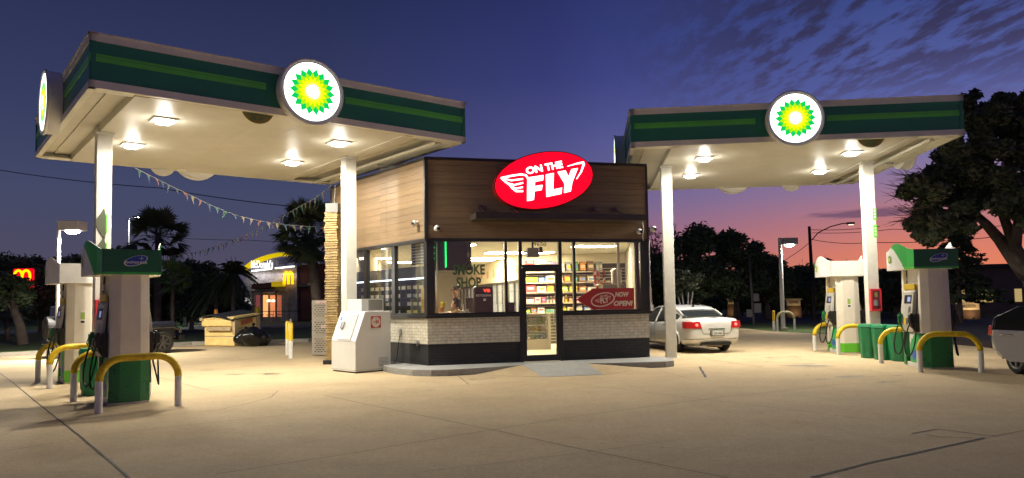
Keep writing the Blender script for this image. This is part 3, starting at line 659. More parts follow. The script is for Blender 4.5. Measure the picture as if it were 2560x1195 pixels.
def _w(t=wood.node_tree):
    b = t.nodes['Principled BSDF']; tc = [n for n in t.nodes if n.type == 'TEX_COORD'][0]
    mp = t.nodes.new('ShaderNodeMapping'); mp.inputs['Scale'].default_value = (1.2, 1.2, 28); t.links.new(tc.outputs['Object'], mp.inputs[0])
    n = t.nodes.new('ShaderNodeTexNoise'); n.inputs['Scale'].default_value = 2; n.inputs['Detail'].default_value = 8; n.inputs['Distortion'].default_value = .6; t.links.new(mp.outputs[0], n.inputs['Vector'])
    mp2 = t.nodes.new('ShaderNodeMapping'); mp2.inputs['Scale'].default_value = (.35, .35, 6.68); t.links.new(tc.outputs['Object'], mp2.inputs[0])
    wn = t.nodes.new('ShaderNodeTexWhiteNoise'); sn = t.nodes.new('ShaderNodeVectorMath'); sn.operation = 'FLOOR'; t.links.new(mp2.outputs[0], sn.inputs[0]); t.links.new(sn.outputs[0], wn.inputs['Vector'])
    r = t.nodes.new('ShaderNodeValToRGB'); e = r.color_ramp.elements; e[0].position = .3; e[0].color = (.185, .122, .064, 1); e[1].position = .72; e[1].color = (.255, .175, .098, 1); t.links.new(n.outputs[0], r.inputs[0])
    m = t.nodes.new('ShaderNodeMapRange'); m.inputs[3].default_value = .86; m.inputs[4].default_value = 1.1; t.links.new(wn.outputs[0], m.inputs[0])
    x = t.nodes.new('ShaderNodeMix'); x.data_type = 'RGBA'; x.blend_type = 'MULTIPLY'; x.inputs[0].default_value = 1; t.links.new(r.outputs[0], x.inputs[6]); t.links.new(m.outputs[0], x.inputs[7]); t.links.new(x.outputs[2], b.inputs['Base Color'])
    u = t.nodes.new('ShaderNodeBump'); u.inputs['Strength'].default_value = .25; u.inputs['Distance'].default_value = .005; t.links.new(n.outputs[0], u.inputs['Height']); t.links.new(u.outputs[0], b.inputs['Normal'])
_w()
FLZ = .137
# low brick walls
def lowwall(x0, x1, loc, rz):
    mb = MB(); mb.box(x0, x1, 0, .18, FLZ-.1, .60); mb.obj('dark_brick_wall', darkb, store, loc, rz)
    mb = MB(); mb.box(x0, x1, -.012, .18, .60, 1.17); mb.obj('white_brick_wall', whiteb, store, loc, rz)
lowwall(0.0, 2.12, (0, 0, 0), 0); lowwall(3.11, 5.31, (0, 0, 0), 0); lowwall(0, 4.995, rloc, rrz)
# cladding
def cladding(ln, loc, rz, seams):
    mb = MB(); z = 2.955
    while z < 4.70:
        h_ = min(.1455, 4.715-z); xs = [0]+seams+[ln]
        for a, b in zip(xs, xs[1:]): mb.box(a+.0015, b-.0015, -.05, -.02, z, z+h_-.001)
        z += .15
    mb.obj('cladding', wood, store, loc, rz)
    mb = MB(); mb.box(0, ln, -.02, .12, 2.95, 4.72); mb.obj('parapet_wall', M('batten_brown', (.10, .065, .035), .8), store, loc, rz)
    mb = MB(); mb.box(-.02, ln+.02, -.075, .16, 4.72, 4.775); mb.box(-.03, .022, -.068, .0, 2.95, 4.719); mb.box(ln-.02, ln+.03, -.068, .0, 2.95, 4.719); mb.obj('parapet_cap', dark, store, loc, rz)
cladding(5.31, (0, 0, 0), 0, [1.6, 3.9]); cladding(5.0, rloc, rrz, [2.0, 3.2])
# frames
def wbox(mb, x0, x1, z0, z1, y0=-.03, y1=.07): mb.box(x0, x1, y0, y1, z0, z1)
mb = MB(); wbox(mb, -.03, 5.34, 2.88, 2.955, -.055, .1)
for a, b in ((-.02, .15), (1.765, 1.825), (2.10, 2.18), (3.06, 3.14), (3.415, 3.475), (5.12, 5.33)): wbox(mb, a, b, 1.24, 2.88)
wbox(mb, 2.10, 2.18, FLZ-.05, 1.24); wbox(mb, 3.06, 3.14, FLZ-.05, 1.24); wbox(mb, 2.18, 3.06, 2.29, 2.36)
wbox(mb, .15, 2.1, 1.24, 1.285, -.02); wbox(mb, 3.14, 5.12, 1.24, 1.285, -.02)
mb.obj('window_frame', dark, store, bevel=.004)
mb = MB()
for a, b in ((0, .2), (1.91, 2.07), (3.39, 3.55), (4.89, 5.02)): wbox(mb, a, b, 1.24, 2.88)
wbox(mb, -.03, 5.0, 2.88, 2.953, -.055, .1); wbox(mb, .2, 4.89, 1.24, 1.285, -.02)
mb.obj('window_frame', dark, store, rloc, rrz, bevel=.004)
for ln, loc, rz in (((-.05, 2.1), (0, 0, 0), 0), ((3.14, 5.36), (0, 0, 0), 0), ((0, 5.04), rloc, rrz)):
    mb = MB(); wbox(mb, ln[0], ln[1], 1.17, 1.238, -.08, .1); mb.obj('sill', dark, store, loc, rz, bevel=.006)
gm_ = glass_mat('shop_glass', refl=.03, dirt=.012)
for a, b, c, d in ((.15, 1.765, 1.285, 2.88), (1.825, 2.10, 1.285, 2.88), (2.18, 3.06, 2.36, 2.88), (3.14, 3.415, 1.285, 2.88), (3.475, 5.12, 1.285, 2.88)):
    mb = MB(); mb.box(a, b, .02, .026, c, d); mb.obj('window_pane', gm_, store)
for a, b in ((.2, 1.91), (2.07, 3.39), (3.55, 4.89)):
    mb = MB(); mb.box(a, b, .02, .026, 1.285, 2.88); mb.obj('window_pane', gm_, store, rloc, rrz)
# door
mb = MB()
for a, b, c, d in ((2.185, 2.265, FLZ+.01, 2.285), (2.975, 3.055, FLZ+.01, 2.285), (2.265, 2.975, FLZ+.01, .285), (2.265, 2.975, 2.20, 2.285)): mb.box(a, b, -.02, .04, c, d)
door = mb.obj('door', dark, store, bevel=.004)
mb = MB(); mb.box(2.265, 2.975, .006, .012, .285, 2.20); mb.obj('door_pane', gm_, door)
mb = MB(); mb.tube([(2.95, -.02, 1.28), (2.90, -.07, 1.28), (2.90, -.07, .98), (2.95, -.02, .98)], .013, 8); mb.obj('handle', steel, door, smooth=True)
mb = MB(); text(mb, '9650', 2.47, 2.78, 2.79, 2.87, .015, bold=.01); mb.obj('street_number', M('vinyl_black', (.02, .02, .02), .6), store)
mb = MB(); text(mb, 'SMOKE', .57, 1.31, 2.13, 2.37, .018, bold=.035); text(mb, 'SHOP', .65, 1.22, 1.84, 2.08, .018, bold=.035)
mb.obj('window_lettering', M('vinyl_green', (.07, .13, .065), .55), store)
# shell: inner walls, back walls, floor, ceiling, roof
inw = M('interior_wall', (.76, .68, .5), .7, noise=.05, nscale=2)
def wallseg(p, q, z0, z1, th, m, nm='wall'):
    a, b = inv @ p, inv @ q; d = (b-a); ln = d.length; T = math.atan2(d.y, d.x)
    mb = MB(); mb.box(0, ln, 0, th, z0, z1); return mb.obj(nm, m, store, (a.x, a.y, 0), T)
off = Vector((0, 0, 0))
wallseg(B_+Vector((.02, .12, 0)), C_, FLZ-.137, 4.715, .18, M('outer_wall', (.12, .115, .11), .7)); wallseg(C_, C2_, 0, 4.715, .18, M('outer_wall', (.12, .115, .11), .7)); wallseg(C2_, E_, 0, 4.715, .18, M('outer_wall', (.12, .115, .11), .7)); wallseg(E_, D_+Vector((.05, .1, 0)), 0, 4.715, .18, M('outer_wall', (.12, .115, .11), .7))
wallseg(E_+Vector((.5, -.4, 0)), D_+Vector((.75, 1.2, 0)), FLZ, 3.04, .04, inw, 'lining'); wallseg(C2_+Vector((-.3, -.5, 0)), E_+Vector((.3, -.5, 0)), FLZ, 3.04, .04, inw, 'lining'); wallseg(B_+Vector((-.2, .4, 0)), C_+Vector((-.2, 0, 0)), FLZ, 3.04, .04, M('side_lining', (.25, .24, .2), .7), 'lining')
P5 = lpoly([A_+Vector((.05, .2, 0)), B_+Vector((-.1, .12, 0)), C_+Vector((-.1, -.1, 0)), C2_+Vector((-.1, -.1, 0)), E_+Vector((.1, -.1, 0)), D_+Vector((.2, 0.05, 0))])
mb = MB(); mb.prism(P5, FLZ-.06, FLZ+.003); mb.obj('floor', M('shop_floor', (.62, .58, .45), .3, noise=.1, nscale=3), store)
mb = MB(); mb.prism(P5, 3.04, 3.08); mb.obj('ceiling', M('shop_ceiling', (.75, .72, .6), .8), store)
mb = MB(); mb.prism(P5, 4.3, 4.36); mb.obj('roof', M('roof_grey', (.2, .2, .2), .8), store)
# awning blade with tie rods
mb = MB(); mb.box(.99, 4.96, -.68, -.06, 3.335, 3.35); mb.box(.99, 4.96, -.70, -.68, 3.335, 3.47); mb.box(.97, .99, -.70, -.06, 3.335, 3.47); mb.box(4.96, 4.98, -.70, -.06, 3.335, 3.47)
aw = mb.obj('awning', M('awning_bronze', (.05, .04, .033), .35, noise=.15, nscale=5), store, bevel=.004)
for x in (1.2, 1.95, 3.95, 4.5):
    mb = MB(); mb.tube([(x, -.06, 3.66), (x+.02, -.6, 3.45)], .012, 6); mb.box(x-.04, x+.04, -.075, -.052, 3.6, 3.72); mb.obj('tie_rod', M('rod_metal', (.12, .1, .09), .3, .8), aw)
# outlets and conduit
mb = MB(); mb.box(5-1.26, 5-1.16, -.05, -.013, .78, .92); mb.box(5-.44, 5-.34, -.05, -.0, .55, .68); mb.m = 1; mb.tube([(5-1.2, -.04, .8), (5-1.26, -.06, .5), (5-1.3, -.08, .2), (5-1.45, -.25, .02)], .01, 6); mb.obj('outlet_box', [steel, rubber], store, rloc, rrz)
mb = MB(); mb.tube([(5.17, -.08, 3.36), (5.2, -.075, 3.2), (5.17, -.07, 3.0), (5.2, -.06, 2.92)], .012, 6); mb.tube([(5.345, -.05, 1.25), (5.345, -.05, 2.95)], .012, 6); mb.obj('conduit', white, store)
mb = MB(); mb.box(5.345, 5.43, -.03, .08, 1.24, 1.38); mb.tube([(5.39, .02, 1.38), (5.39, .02, 1.45)], .02, 8); mb.m = 1; mb.box(5.345, 5.40, -.01, .05, 1.47, 1.8); mb.obj('meter_box', [white, M('copper_cover', (.42, .2, .12), .5)], store)
# cameras
for lab, T, rz, x, z in (('white dome camera at the left end of the brown front fascia', FB_, 0, .2, 3.17), ('white dome camera at the right end of the brown front fascia', FB_, 0, 5.05, 3.14), ('white camera on the lit side fascia by the corner', FW_, 0, 4.70, 3.32), ('white dome camera on a bracket off the right-hand corner of the store', FB_, 0, 5.42, 3.2)):
    p = T @ Vector((x, -.055, z)); t = thing('security_camera', lab, 'camera', p, RZ[id(FB_)] if T is FB_ else R_(90-142.41), 'security cameras on the store')
    mb = MB(); mb.tube([(0, 0, 0), (0, -.03, 0)], .05, 16); mb.tube([(0, -.02, 0), (0, -.07, .0)], .03, 10); mb.obj('mount', white, t)
    mb = MB(); mb.blob((0, -.1, -.01), (.07, .06, .07), 16, amp=0); mb.obj('dome', white, t, smooth=True)
    mb = MB(); mb.tube([(.02, -.14, -.02), (.025, -.165, -.025)], .035, 14); mb.obj('lens', black, t)
# raised slab round the store and the ramp at the door
mb = MB()
def bl(x, y): return (x, y)
ring = [(-1.3, 1.9), (-.98, .9), (-.88, .3), (-.72, -.3), (-.45, -.78), (-.1, -1.06), (.25, -1.13), (.6, -1.08), (1.95, -.72), (3.34, -.98), (4.7, -1.22), (5.1, -1.25), (5.38, -1.1), (5.55, -.75), (5.58, 0), (5.5, 1.5), (5.3, 3), (3, 4), (0, 3)]
mb.prism(ring, -.01, FLZ-.002); sl = struct('kerb_slab', mb, slabm, loc=A_, rz=RZ[id(FB_)], bevel=.012)
mb = MB(); z = FLZ+.002
mb.add([(1.95, -.70, z), (3.34, -.96, z), (3.24, -2.2, .006), (1.96, -2.16, .006)], [(0, 3, 2, 1)]); mb.obj('door_ramp', slabm, None, A_, RZ[id(FB_)])['kind'] = 'structure'
mb = MB(); mb.add([(1.95, -.73, z-.006), (1.96, -2.17, .004), (.85, -1.02, .004)], [(0, 2, 1)]); mb.add([(3.34, -.99, z-.006), (3.24, -2.21, .004), (4.72, -1.25, .004)], [(0, 1, 2)]); mb.obj('ramp_flare', lotm, None, A_, RZ[id(FB_)])['kind'] = 'structure'

# ---------------------------------------------------------------- oval lit sign
sg = thing('oval_sign', 'tilted red oval sign lit up with white winged lettering above the door', 'sign', at(FB_, 2.70, -.12, 4.29), RZ[id(FB_)])
th = R_(11.4)
def ell(a, b, n=72): return [(a*math.cos(q)*math.cos(th)-b*math.sin(q)*math.sin(th), a*math.cos(q)*math.sin(th)+b*math.sin(q)*math.cos(th)) for q in [2*math.pi*i/n for i in range(n)]]
mb = MB(); mb.face(ell(1.215, .655), -.09, .06); mb.obj('cabinet', M('sign_rim_red', (.35, .01, .01), .4), sg)
mb = MB(); mb.face(ell(1.185, .628), -.10, -.088)
redlit = EM('sign_red_lit', (1, .0, .012), 1.25); mb.obj('face', redlit, sg)
def q_(pts): return [((x-1348)/435, (405-y)/435) for x, y in pts]
mb = MB()
Fp = q_([(1168, 385), (1335, 356), (1328, 408), (1243, 424), (1240, 470), (1320, 455), (1312, 506), (1237, 520), (1228, 606), (1160, 620), (1163, 500)])
mb.face(Fp, -.118, -.10)
mb.face(q_([(1360, 350), (1442, 332), (1432, 500), (1526, 478), (1518, 540), (1362, 574)]), -.118, -.10)
mb.face(q_([(1484, 320), (1566, 302), (1598, 368), (1632, 288), (1700, 274), (1636, 420), (1618, 512), (1548, 530), (1556, 436)]), -.118, -.10)
T0 = Matrix.Rotation(R_(-12), 4, 'Y')
mb.T = T0; text(mb, 'ON', -.40, .0, .20, .365, -.10, th=.018, bold=.035); text(mb, 'THE', .07, .50, .20, .365, -.10, th=.018, bold=.035); mb.T = Matrix()
W = lambda pts, wd: mb.ribbon(q_(pts), wd, -.116, -.10)
W([(1172, 392), (1150, 362), (1100, 355), (1010, 370), (900, 396), (940, 432), (985, 462), (1010, 495), (1050, 524), (1115, 522)], .037)
W([(905, 398), (1000, 418), (1118, 400)], [.02, .03, .032]); W([(975, 448), (1030, 462), (1118, 440)], [.02, .03, .032]); W([(1005, 480), (1050, 498), (1115, 482)], [.02, .03, .032])
W([(1590, 258), (1690, 228), (1760, 214)], [.012, .03, .045]); W([(1758, 216), (1765, 232), (1735, 310), (1685, 384)], [.045, .045, .03, .012])
mb.obj('lettering', signw, sg)
mb = MB()
for x in (-.6, .6): mb.box(x-.03, x+.03, .0, .07, -.3, .3)
mb.obj('bracket', black, sg)

# ---------------------------------------------------------------- inside the store
troff = M('troffer_lens', (1, 1, 1), .4, emit=80, ecol=(1, .84, .57))
tl = [('near left', 1130, 612, .62), ('middle left', 1215, 645, .5), ('behind the left board', 1192, 650, .4), ('centre', 1262, 631, .6), ('over the door', 1335, 631, .6), ('right', 1485, 615, .62), ('left side window', 945, 645, .5), ('far back', 1010, 655, .5)]
for nm, px, py, s in tl:
    p = G(px, py, 3.03)
    t = thing('ceiling_troffer', 'glowing ceiling light panel inside the store, %s' % nm, 'ceiling light', (p.x, p.y, 3.03), RZ[id(FB_)], 'ceiling light panels inside the store')
    mb = MB(); mb.box(-.62, .62, -.32, .32, -.012, .006); mb.obj('frame', white, t)
    mb = MB(); mb.box(-.58, .58, -.28, .28, -.018, -.0125); mb.obj('diffuser', troff, t)
# slatwall with shelves
SA, SB = Vector((.34, 23.9, 0)), Vector((3.75, 24.1, 0))
sd_ = (SB-SA).normalized(); srz = math.atan2(sd_.y, sd_.x); SF = Matrix.Translation(SA) @ Matrix.Rotation(srz, 4, 'Z')
t = thing('slatwall_shelving', 'black slatwall with white grooves and snack shelves along the back', 'shelving', (SA.x, SA.y, FLZ), srz)
slat = M('slat_black', (.035, .028, .024), .5)
mb = MB(); mb.box(0, 3.4, 0, .05, 0, 2.57); mb.obj('panel', slat, t)
mb = MB()
for i in range(24): mb.box(.0, 3.4, -.012, -.001, .1+i*.1, .118+i*.1)
mb.obj('groove_strip', M('slat_strip', (.55, .48, .36), .5), t)
mb = MB(); mb.box(-.06, 0, -.1, .05, 0, 2.9); mb.box(0, 3.45, .05, .12, 0, 2.9); mb.obj('surround', inw, t)
SH = [2.57, 2.31, 1.97, 1.66, 1.32, 1.0]
for z in SH[1:]:
    mb = MB(); mb.box(.02, 3.38, -.3, -.013, z-.03, z); mb.m = 1; mb.box(.02, 3.38, -.306, -.3, z-.03, z+.006); mb.obj('shelf', [slat, M('shelf_lip', (.3, .26, .2), .5)], t)
cols_ = {'purple': (.32, .2, .42), 'white': (.7, .68, .62), 'grey': (.32, .34, .34), 'orange': (.65, .28, .06), 'yellow': (.8, .62, .02), 'red': (.55, .05, .06), 'pink': (.7, .35, .35), 'green': (.12, .32, .08), 'blue': (.1, .22, .5), 'cream': (.68, .58, .38), 'brown': (.25, .13, .06), 'lime': (.55, .7, .05)}
def product(T, rz, x, y, z, w_, h_, d_, cn, kind, label, grp):
    p = T @ Vector((x, y, z)); m = M('pack_'+cn, cols_[cn], .45, noise=.35, nscale=14)
    t = thing(kind.replace(' ', '_'), label, kind.split()[-1], p, rz, grp); mb = MB()
    if 'bag' in kind: mb.add([(-w_/2, 0, 0), (w_/2, 0, 0), (w_/2*.96, -.01, h_), (-w_/2*.96, -.01, h_), (-w_/2*.8, -d_, h_*.12), (w_/2*.8, -d_, h_*.12), (w_/2*.8, -d_*.8, h_*.8), (-w_/2*.8, -d_*.8, h_*.8)], [(0, 1, 2, 3), (4, 5, 6, 7), (0, 4, 7, 3), (1, 2, 6, 5), (3, 7, 6, 2), (0, 1, 5, 4)])
    elif 'bottle' in kind: mb.tube([(0, -d_/2, 0), (0, -d_/2, h_*.6), (0, -d_/2, h_*.75), (0, -d_/2, h_)], [w_/2, w_/2, w_*.2, w_*.18], 10)
    else: mb.box(-w_/2, w_/2, -d_, 0, 0, h_)
    mb.obj('packaging', m, t, bevel=0.006 if 'box' in kind else 0)
    mb = MB(); k = ['white', 'yellow', 'red', 'cream', 'blue'][int(abs(x*37+z*11)) % 5]; k = k if k != cn else 'brown'
    dd = d_+.002 if 'bottle' not in kind else d_/2+w_/2+.001
    mb.box(-w_*.3, w_*.3, -dd-.001, -dd+.004, h_*.42, h_*.72) if 'bag' not in kind else mb.box(-w_*.3, w_*.3, -d_*1.02, -d_*.9, h_*.35, h_*.62)
    mb.obj('printed_band', M('pack_'+k, cols_[k], .45, noise=.35, nscale=14), t)
rows = [(0, [('red', 'snack box', .26, .11), ('white', 'snack box', .28, .09), ('cream', 'snack box', .22, .12)], .08, 'top ledge'),
        (1, [('grey', 'snack box', .2, .14), ('purple', 'snack bag', .2, .3), ('white', 'snack bag', .2, .3), ('grey', 'snack bag', .15, .29), ('green', 'snack bag', .19, .3), ('orange', 'snack bag', .19, .3), ('brown', 'snack bag', .22, .31), ('grey', 'snack bag', .22, .29)], .62, 'highest shelf'),
        (2, [('yellow', 'candy box', .36, .15), ('blue', 'candy box', .16, .14), ('white', 'candy bag', .3, .24), ('cream', 'candy bag', .2, .2), ('orange', 'snack bag', .18, .2), ('green', 'snack bag', .18, .19), ('brown', 'snack bag', .22, .2), ('cream', 'snack bag', .22, .19)], .05, 'second shelf'),
        (3, [('red', 'candy box', .3, .22), ('cream', 'candy box', .26, .18), ('orange', 'candy box', .2, .2), ('grey', 'candy box', .16, .16), ('lime', 'chip bag', .2, .2), ('yellow', 'chip bag', .26, .2), ('orange', 'chip bag', .22, .19), ('white', 'carton box', .42, .12), ('red', 'carton box', .18, .14)], .05, 'third shelf'),
        (4, [('pink', 'gum box', .22, .12), ('pink', 'gum box', .16, .17), ('red', 'gum box', .12, .16), ('white', 'sauce bottle', .08, .2), ('cream', 'sauce bottle', .08, .2), ('white', 'sauce bottle', .08, .2), ('cream', 'gum box', .2, .16), ('yellow', 'drink bottle', .1, .22), ('orange', 'gum box', .2, .12), ('pink', 'gum box', .2, .14), ('white', 'carton box', .3, .14)], .08, 'fourth shelf'),
        (5, [('green', 'counter box', .16, .1), ('orange', 'counter bag', .16, .16), ('white', 'counter box', .2, .16), ('green', 'counter box', .3, .1), ('yellow', 'counter box', .14, .22), ('lime', 'counter bottle', .12, .2), ('cream', 'counter box', .2, .16), ('white', 'counter bag', .22, .2), ('blue', 'counter box', .2, .14)], .02, 'lowest shelf')]
for si, items, x, nm in rows:
    prev = None
    for cn, kd, w_, h_ in items:
        w_ *= 1.18; h_ *= 1.1; x += w_/2
        lab = '%s %s on the %s%s' % (cn, kd, nm, ', just right of the %s %s' % prev if prev else ', leftmost item')
        y = -.03 if si else .12
        product(SF, srz, x, y, FLZ+SH[si]+.002, w_*.94, h_, .2 if 'b' in kd else .1, cn, kd, lab, 'goods on the slatwall shelves')
        prev = (cn, kd); x += w_/2+.018
# cooler wall
CA, CB = Vector((-2.5, 35.5, 0)), Vector((.28, 23.95, 0)); cd = (CB-CA); cl_ = cd.length; crz = math.atan2(cd.y, cd.x); CF = Matrix.Translation(CA) @ Matrix.Rotation(crz, 4, 'Z')
t = thing('drinks_cooler', 'row of lit glass-door drinks coolers along the rear wall', 'cooler', (CA.x, CA.y, FLZ), crz)
mb = MB(); mb.box(0, cl_, 0, .06, 2.1, 2.9); mb.box(0, cl_, .5, .56, 0, 2.1); mb.obj('surround', inw, t)
mb = MB(); mb.box(0, cl_, -.02, .05, 2.02, 2.1); mb.box(0, cl_, -.02, .05, 0, .12); mb.obj('rail', dark, t)
nd_ = 13
for i in range(nd_):
    a, b = cl_*i/nd_, cl_*(i+1)/nd_
    mb = MB(); mb.box(a+.01, a+.05, -.02, .04, .12, 2.02); mb.box(b-.05, b-.01, -.02, .04, .12, 2.02); dr = mb.obj('cooler_door', dark, t)
    mb = MB(); mb.box(a+.05, b-.05, .0, .006, .12, 2.02); mb.obj('pane', glass_mat('cooler_glass', refl=.06, dirt=.12), dr)
    mb = MB(); mb.box(a+.06, a+.08, -.045, -.02, .9, 1.3); mb.obj('handle', steel, dr)
mb = MB(); mb.box(0.0, cl_, .42, .44, .2, 2.0); mb.obj('back_light', M('cooler_glow', (.7, .75, .78), .5, emit=.85), t)
for z in (.55, .95, 1.35, 1.75):
    mb = MB(); mb.box(0, cl_, .1, .42, z-.02, z); mb.obj('rack', white, t)
mb = MB()
for i in range(10):
    xx = cl_*(i+.5)/10; mb.tube([(xx, -.015, 2.45), (xx, .0, 2.45)], .13, 24); mb.m = 0
mb.m = 1
for i in range(10): xx = cl_*(i+.5)/10; mb.tube([(xx, -.018, 2.45), (xx, -.012, 2.45)], .1, 24); mb.m = 1
mb.m = 0
for i in range(10): xx = cl_*(i+.5)/10; text(mb, 'B', xx-.035, xx+.035, 2.40, 2.50, -.019, bold=.03)
mb.obj('round_notice', [M('notice_red', (.6, .12, .08), .5), M('notice_cream', (.72, .6, .45), .6)], t)
# cigarette and pack rack behind the side windows
RF = FW_ @ Matrix.Translation((0.05, .5, FLZ)); t = thing('pack_rack', 'dark gridded pack rack with a bright light strip behind the side windows', 'shelving', RF.translation, R_(90-142.41))
mb = MB(); mb.box(0, 4.2, .18, .22, .3, 2.22); mb.box(0, 4.2, -.02, .18, 2.0, 2.25)
for i in range(16): x = 4.2*i/15; mb.box(x-.012, x+.012, 0, .18, .3, 2.0)
for j in range(9): z = .32+j*.2; mb.box(0, 4.2, -.002, .18, z-.012, z)
mb.obj('rack_frame', black, t)
mb = MB(); mb.box(.05, 4.15, .0, .03, 1.955, 1.985); mb.obj('light_strip', M('strip_light', (.8, .9, 1), .4, emit=5), t)
mb = MB(); mb.box(3.3, 4.1, .04, .06, 2.3, 2.85); 
for i in range(7): mb.m = 1; mb.box(3.34, 4.06, .035, .039, 2.34+i*.07, 2.36+i*.07)
mb.obj('roller_grille', [dark, steel], t)
rg = random.Random(5); pk = [M('pack_'+c, cols_[c], .45, noise=.35, nscale=14) for c in ('white', 'cream', 'grey', 'yellow')]
pp = None; cnt = 0
for j in range(8):
    z = .32+j*.2
    for i in range(15):
        x = 4.2*i/15+.03
        if rg.random() < .25 or j < 3: continue
        mi = 3 if (j == 4 and i in (11, 12)) else rg.choice([0, 0, 1, 2]); mb = MB(); mb.box(0, .2, 0, .08, 0, .085)
        o = mb.obj('cigarette_pack_row', pk[mi]); o.matrix_world = RF @ Matrix.Translation((x, .02, z+.002))
        tag(o, '%s pack block in the %s row of the dark rack, column %s' % (['white', 'cream', 'grey', 'yellow'][mi], ['', '', '', 'lowest', 'second', 'third', 'fourth', 'highest'][j], i+1), 'pack', 'pack blocks in the dark rack'); cnt += 1
# counter, clerk, register, lottery cabinet and small goods
def wbx(name, label, cat, px, py, Y, w_, d_, h_, m, rz=RZ[id(FB_)], z=None, bev=.01):
    p = D(px, py, Y); mb = MB(); mb.box(-w_/2, w_/2, -d_/2, d_/2, 0, h_); o = mb.obj(name, m, None, (p.x, p.y, FLZ if z is None else z), rz, bevel=bev); return tag(o, label, cat)
ct = thing('shop_counter', 'low shop counter in front of the clerk behind the big left window', 'counter', at(FB_, .3, .55, FLZ+.002), RZ[id(FB_)])
mb = MB(); mb.box(0, 1.3, 0, .5, 0, .98); mb.obj('base', M('counter_wood', (.35, .22, .1), .5, noise=.2, nscale=4), ct); mb = MB(); mb.box(-.02, 1.32, -.02, .52, .98, 1.02); mb.obj('top', M('counter_top', (.6, .5, .35), .35), ct)
CT = FLZ+1.023
p = at(FB_, 1.12, .78, CT); t = thing('register_monitor', 'black cash register monitor on the counter beside the clerk', 'monitor', p, RZ[id(FB_)]+R_(35)); mb = MB(); mb.box(-.1, .1, -.06, .06, 0, .02); mb.tube([(0, 0, .02), (0, 0, .2)], .02, 8); mb.obj('stand', black, t); mb = MB(); mb.box(-.15, .15, -.03, .01, .12, .46); mb.obj('screen', black, t, bevel=.01)
t = thing('lottery_cabinet', 'tall black lottery cabinet with small red digits just inside the window', 'cabinet', at(FB_, 1.33, .22, FLZ+.003), RZ[id(FB_)]); mb = MB(); mb.box(-.225, .225, 0, .24, 0, 1.74); mb.obj('case', black, t, bevel=.05)
mb = MB(); text(mb, 'VB', -.02, .14, 1.60, 1.67, -.002, bold=.03); mb.m = 1; text(mb, 'RETOLENA', -.19, .17, 1.50, 1.55, -.002, bold=.02); mb.box(-.02, .04, -.004, -.001, 1.40, 1.45); mb.obj('display_digits', [EM('digits_red_lit', (1, .05, .03), 2.), white], t)
t = thing('small_monitor', 'small black monitor standing behind the narrow pane left of the door', 'monitor', at(FB_, 1.96, .3, FLZ+1.0), RZ[id(FB_)]); mb = MB(); mb.box(-.1, .1, -.02, .02, .12, .36); mb.obj('screen', black, t); mb = MB(); mb.box(-.03, .03, 0, .05, -.995, .14); mb.obj('stand', dark, t)
t = thing('hanging_board', 'dark board with a green glowing edge hung behind the SMOKE SHOP window', 'board', at(FB_, .65, .35, 2.22), RZ[id(FB_)])
mb = MB(); mb.box(-.53, .42, 0, .03, .03, .72); mb.obj('board', M('board_black', (.03, .026, .022), .6, noise=.3, nscale=6), t)
gn = EM('neon_green_lit', (.0, .9, .2), 3.)
mb = MB(); mb.tube([(-.18, -.02, .1), (-.18, -.02, .68)], .012, 8)
for z in (.3, .42, .55): mb.blob((-.47, -.02, z), (.03, .02, .03), 10, amp=0)
mb.obj('neon_tube', gn, t); mb = MB(); mb.tube([(-.4, .01, .72), (-.4, .01, .8)], .006, 6); mb.tube([(.3, .01, .72), (.3, .01, .8)], .006, 6); mb.obj('hanger', steel, t)
t = thing('keychain_stand', 'thin wire hanging ornament in front of the board', 'ornament', at(FB_, .98, .28, 2.3), RZ[id(FB_)]); mb = MB(); mb.tube([(-.08, 0, .06), (0, 0, .2), (.08, 0, .06)], .005, 6); mb.blob((0, 0, .3), (.03, .015, .07), 10, amp=0); mb.tube([(0, 0, .36), (0, 0, .737)], .003, 5); mb.obj('wire', M('ornament_olive', (.3, .3, .15), .5), t)
for lab, x, z0 in (('pale vertical post inside the left corner window', .27, FLZ), ('pale vertical post inside the right window', 4.72, FLZ)):
    t = thing('support_post', lab, 'post', at(FB_, x, .38, z0+.003), 0); mb = MB(); mb.tube([(0, 0, 0), (0, 0, 2.9)], .035, 14); mb.obj('shaft', M('post_cream', (.6, .55, .42), .4), t, auto=60); mb = MB(); mb.box(-.07, .07, -.07, .07, 0, .01); mb.obj('foot_plate', steel, t)
t = thing('yellow_poster', 'yellow ribbed panel standing inside the side window by the corner', 'poster', (FW_ @ Vector((4.72, .14, 1.29))), R_(90-142.41)); mb = MB(); mb.box(-.25, .22, 0, .02, 0, .58)
for i in range(8): mb.box(-.23+i*.056, -.205+i*.056, -.008, -.0005, .02, .56)
mb.obj('panel', M('poster_yellow', (.75, .45, .06), .5), t)
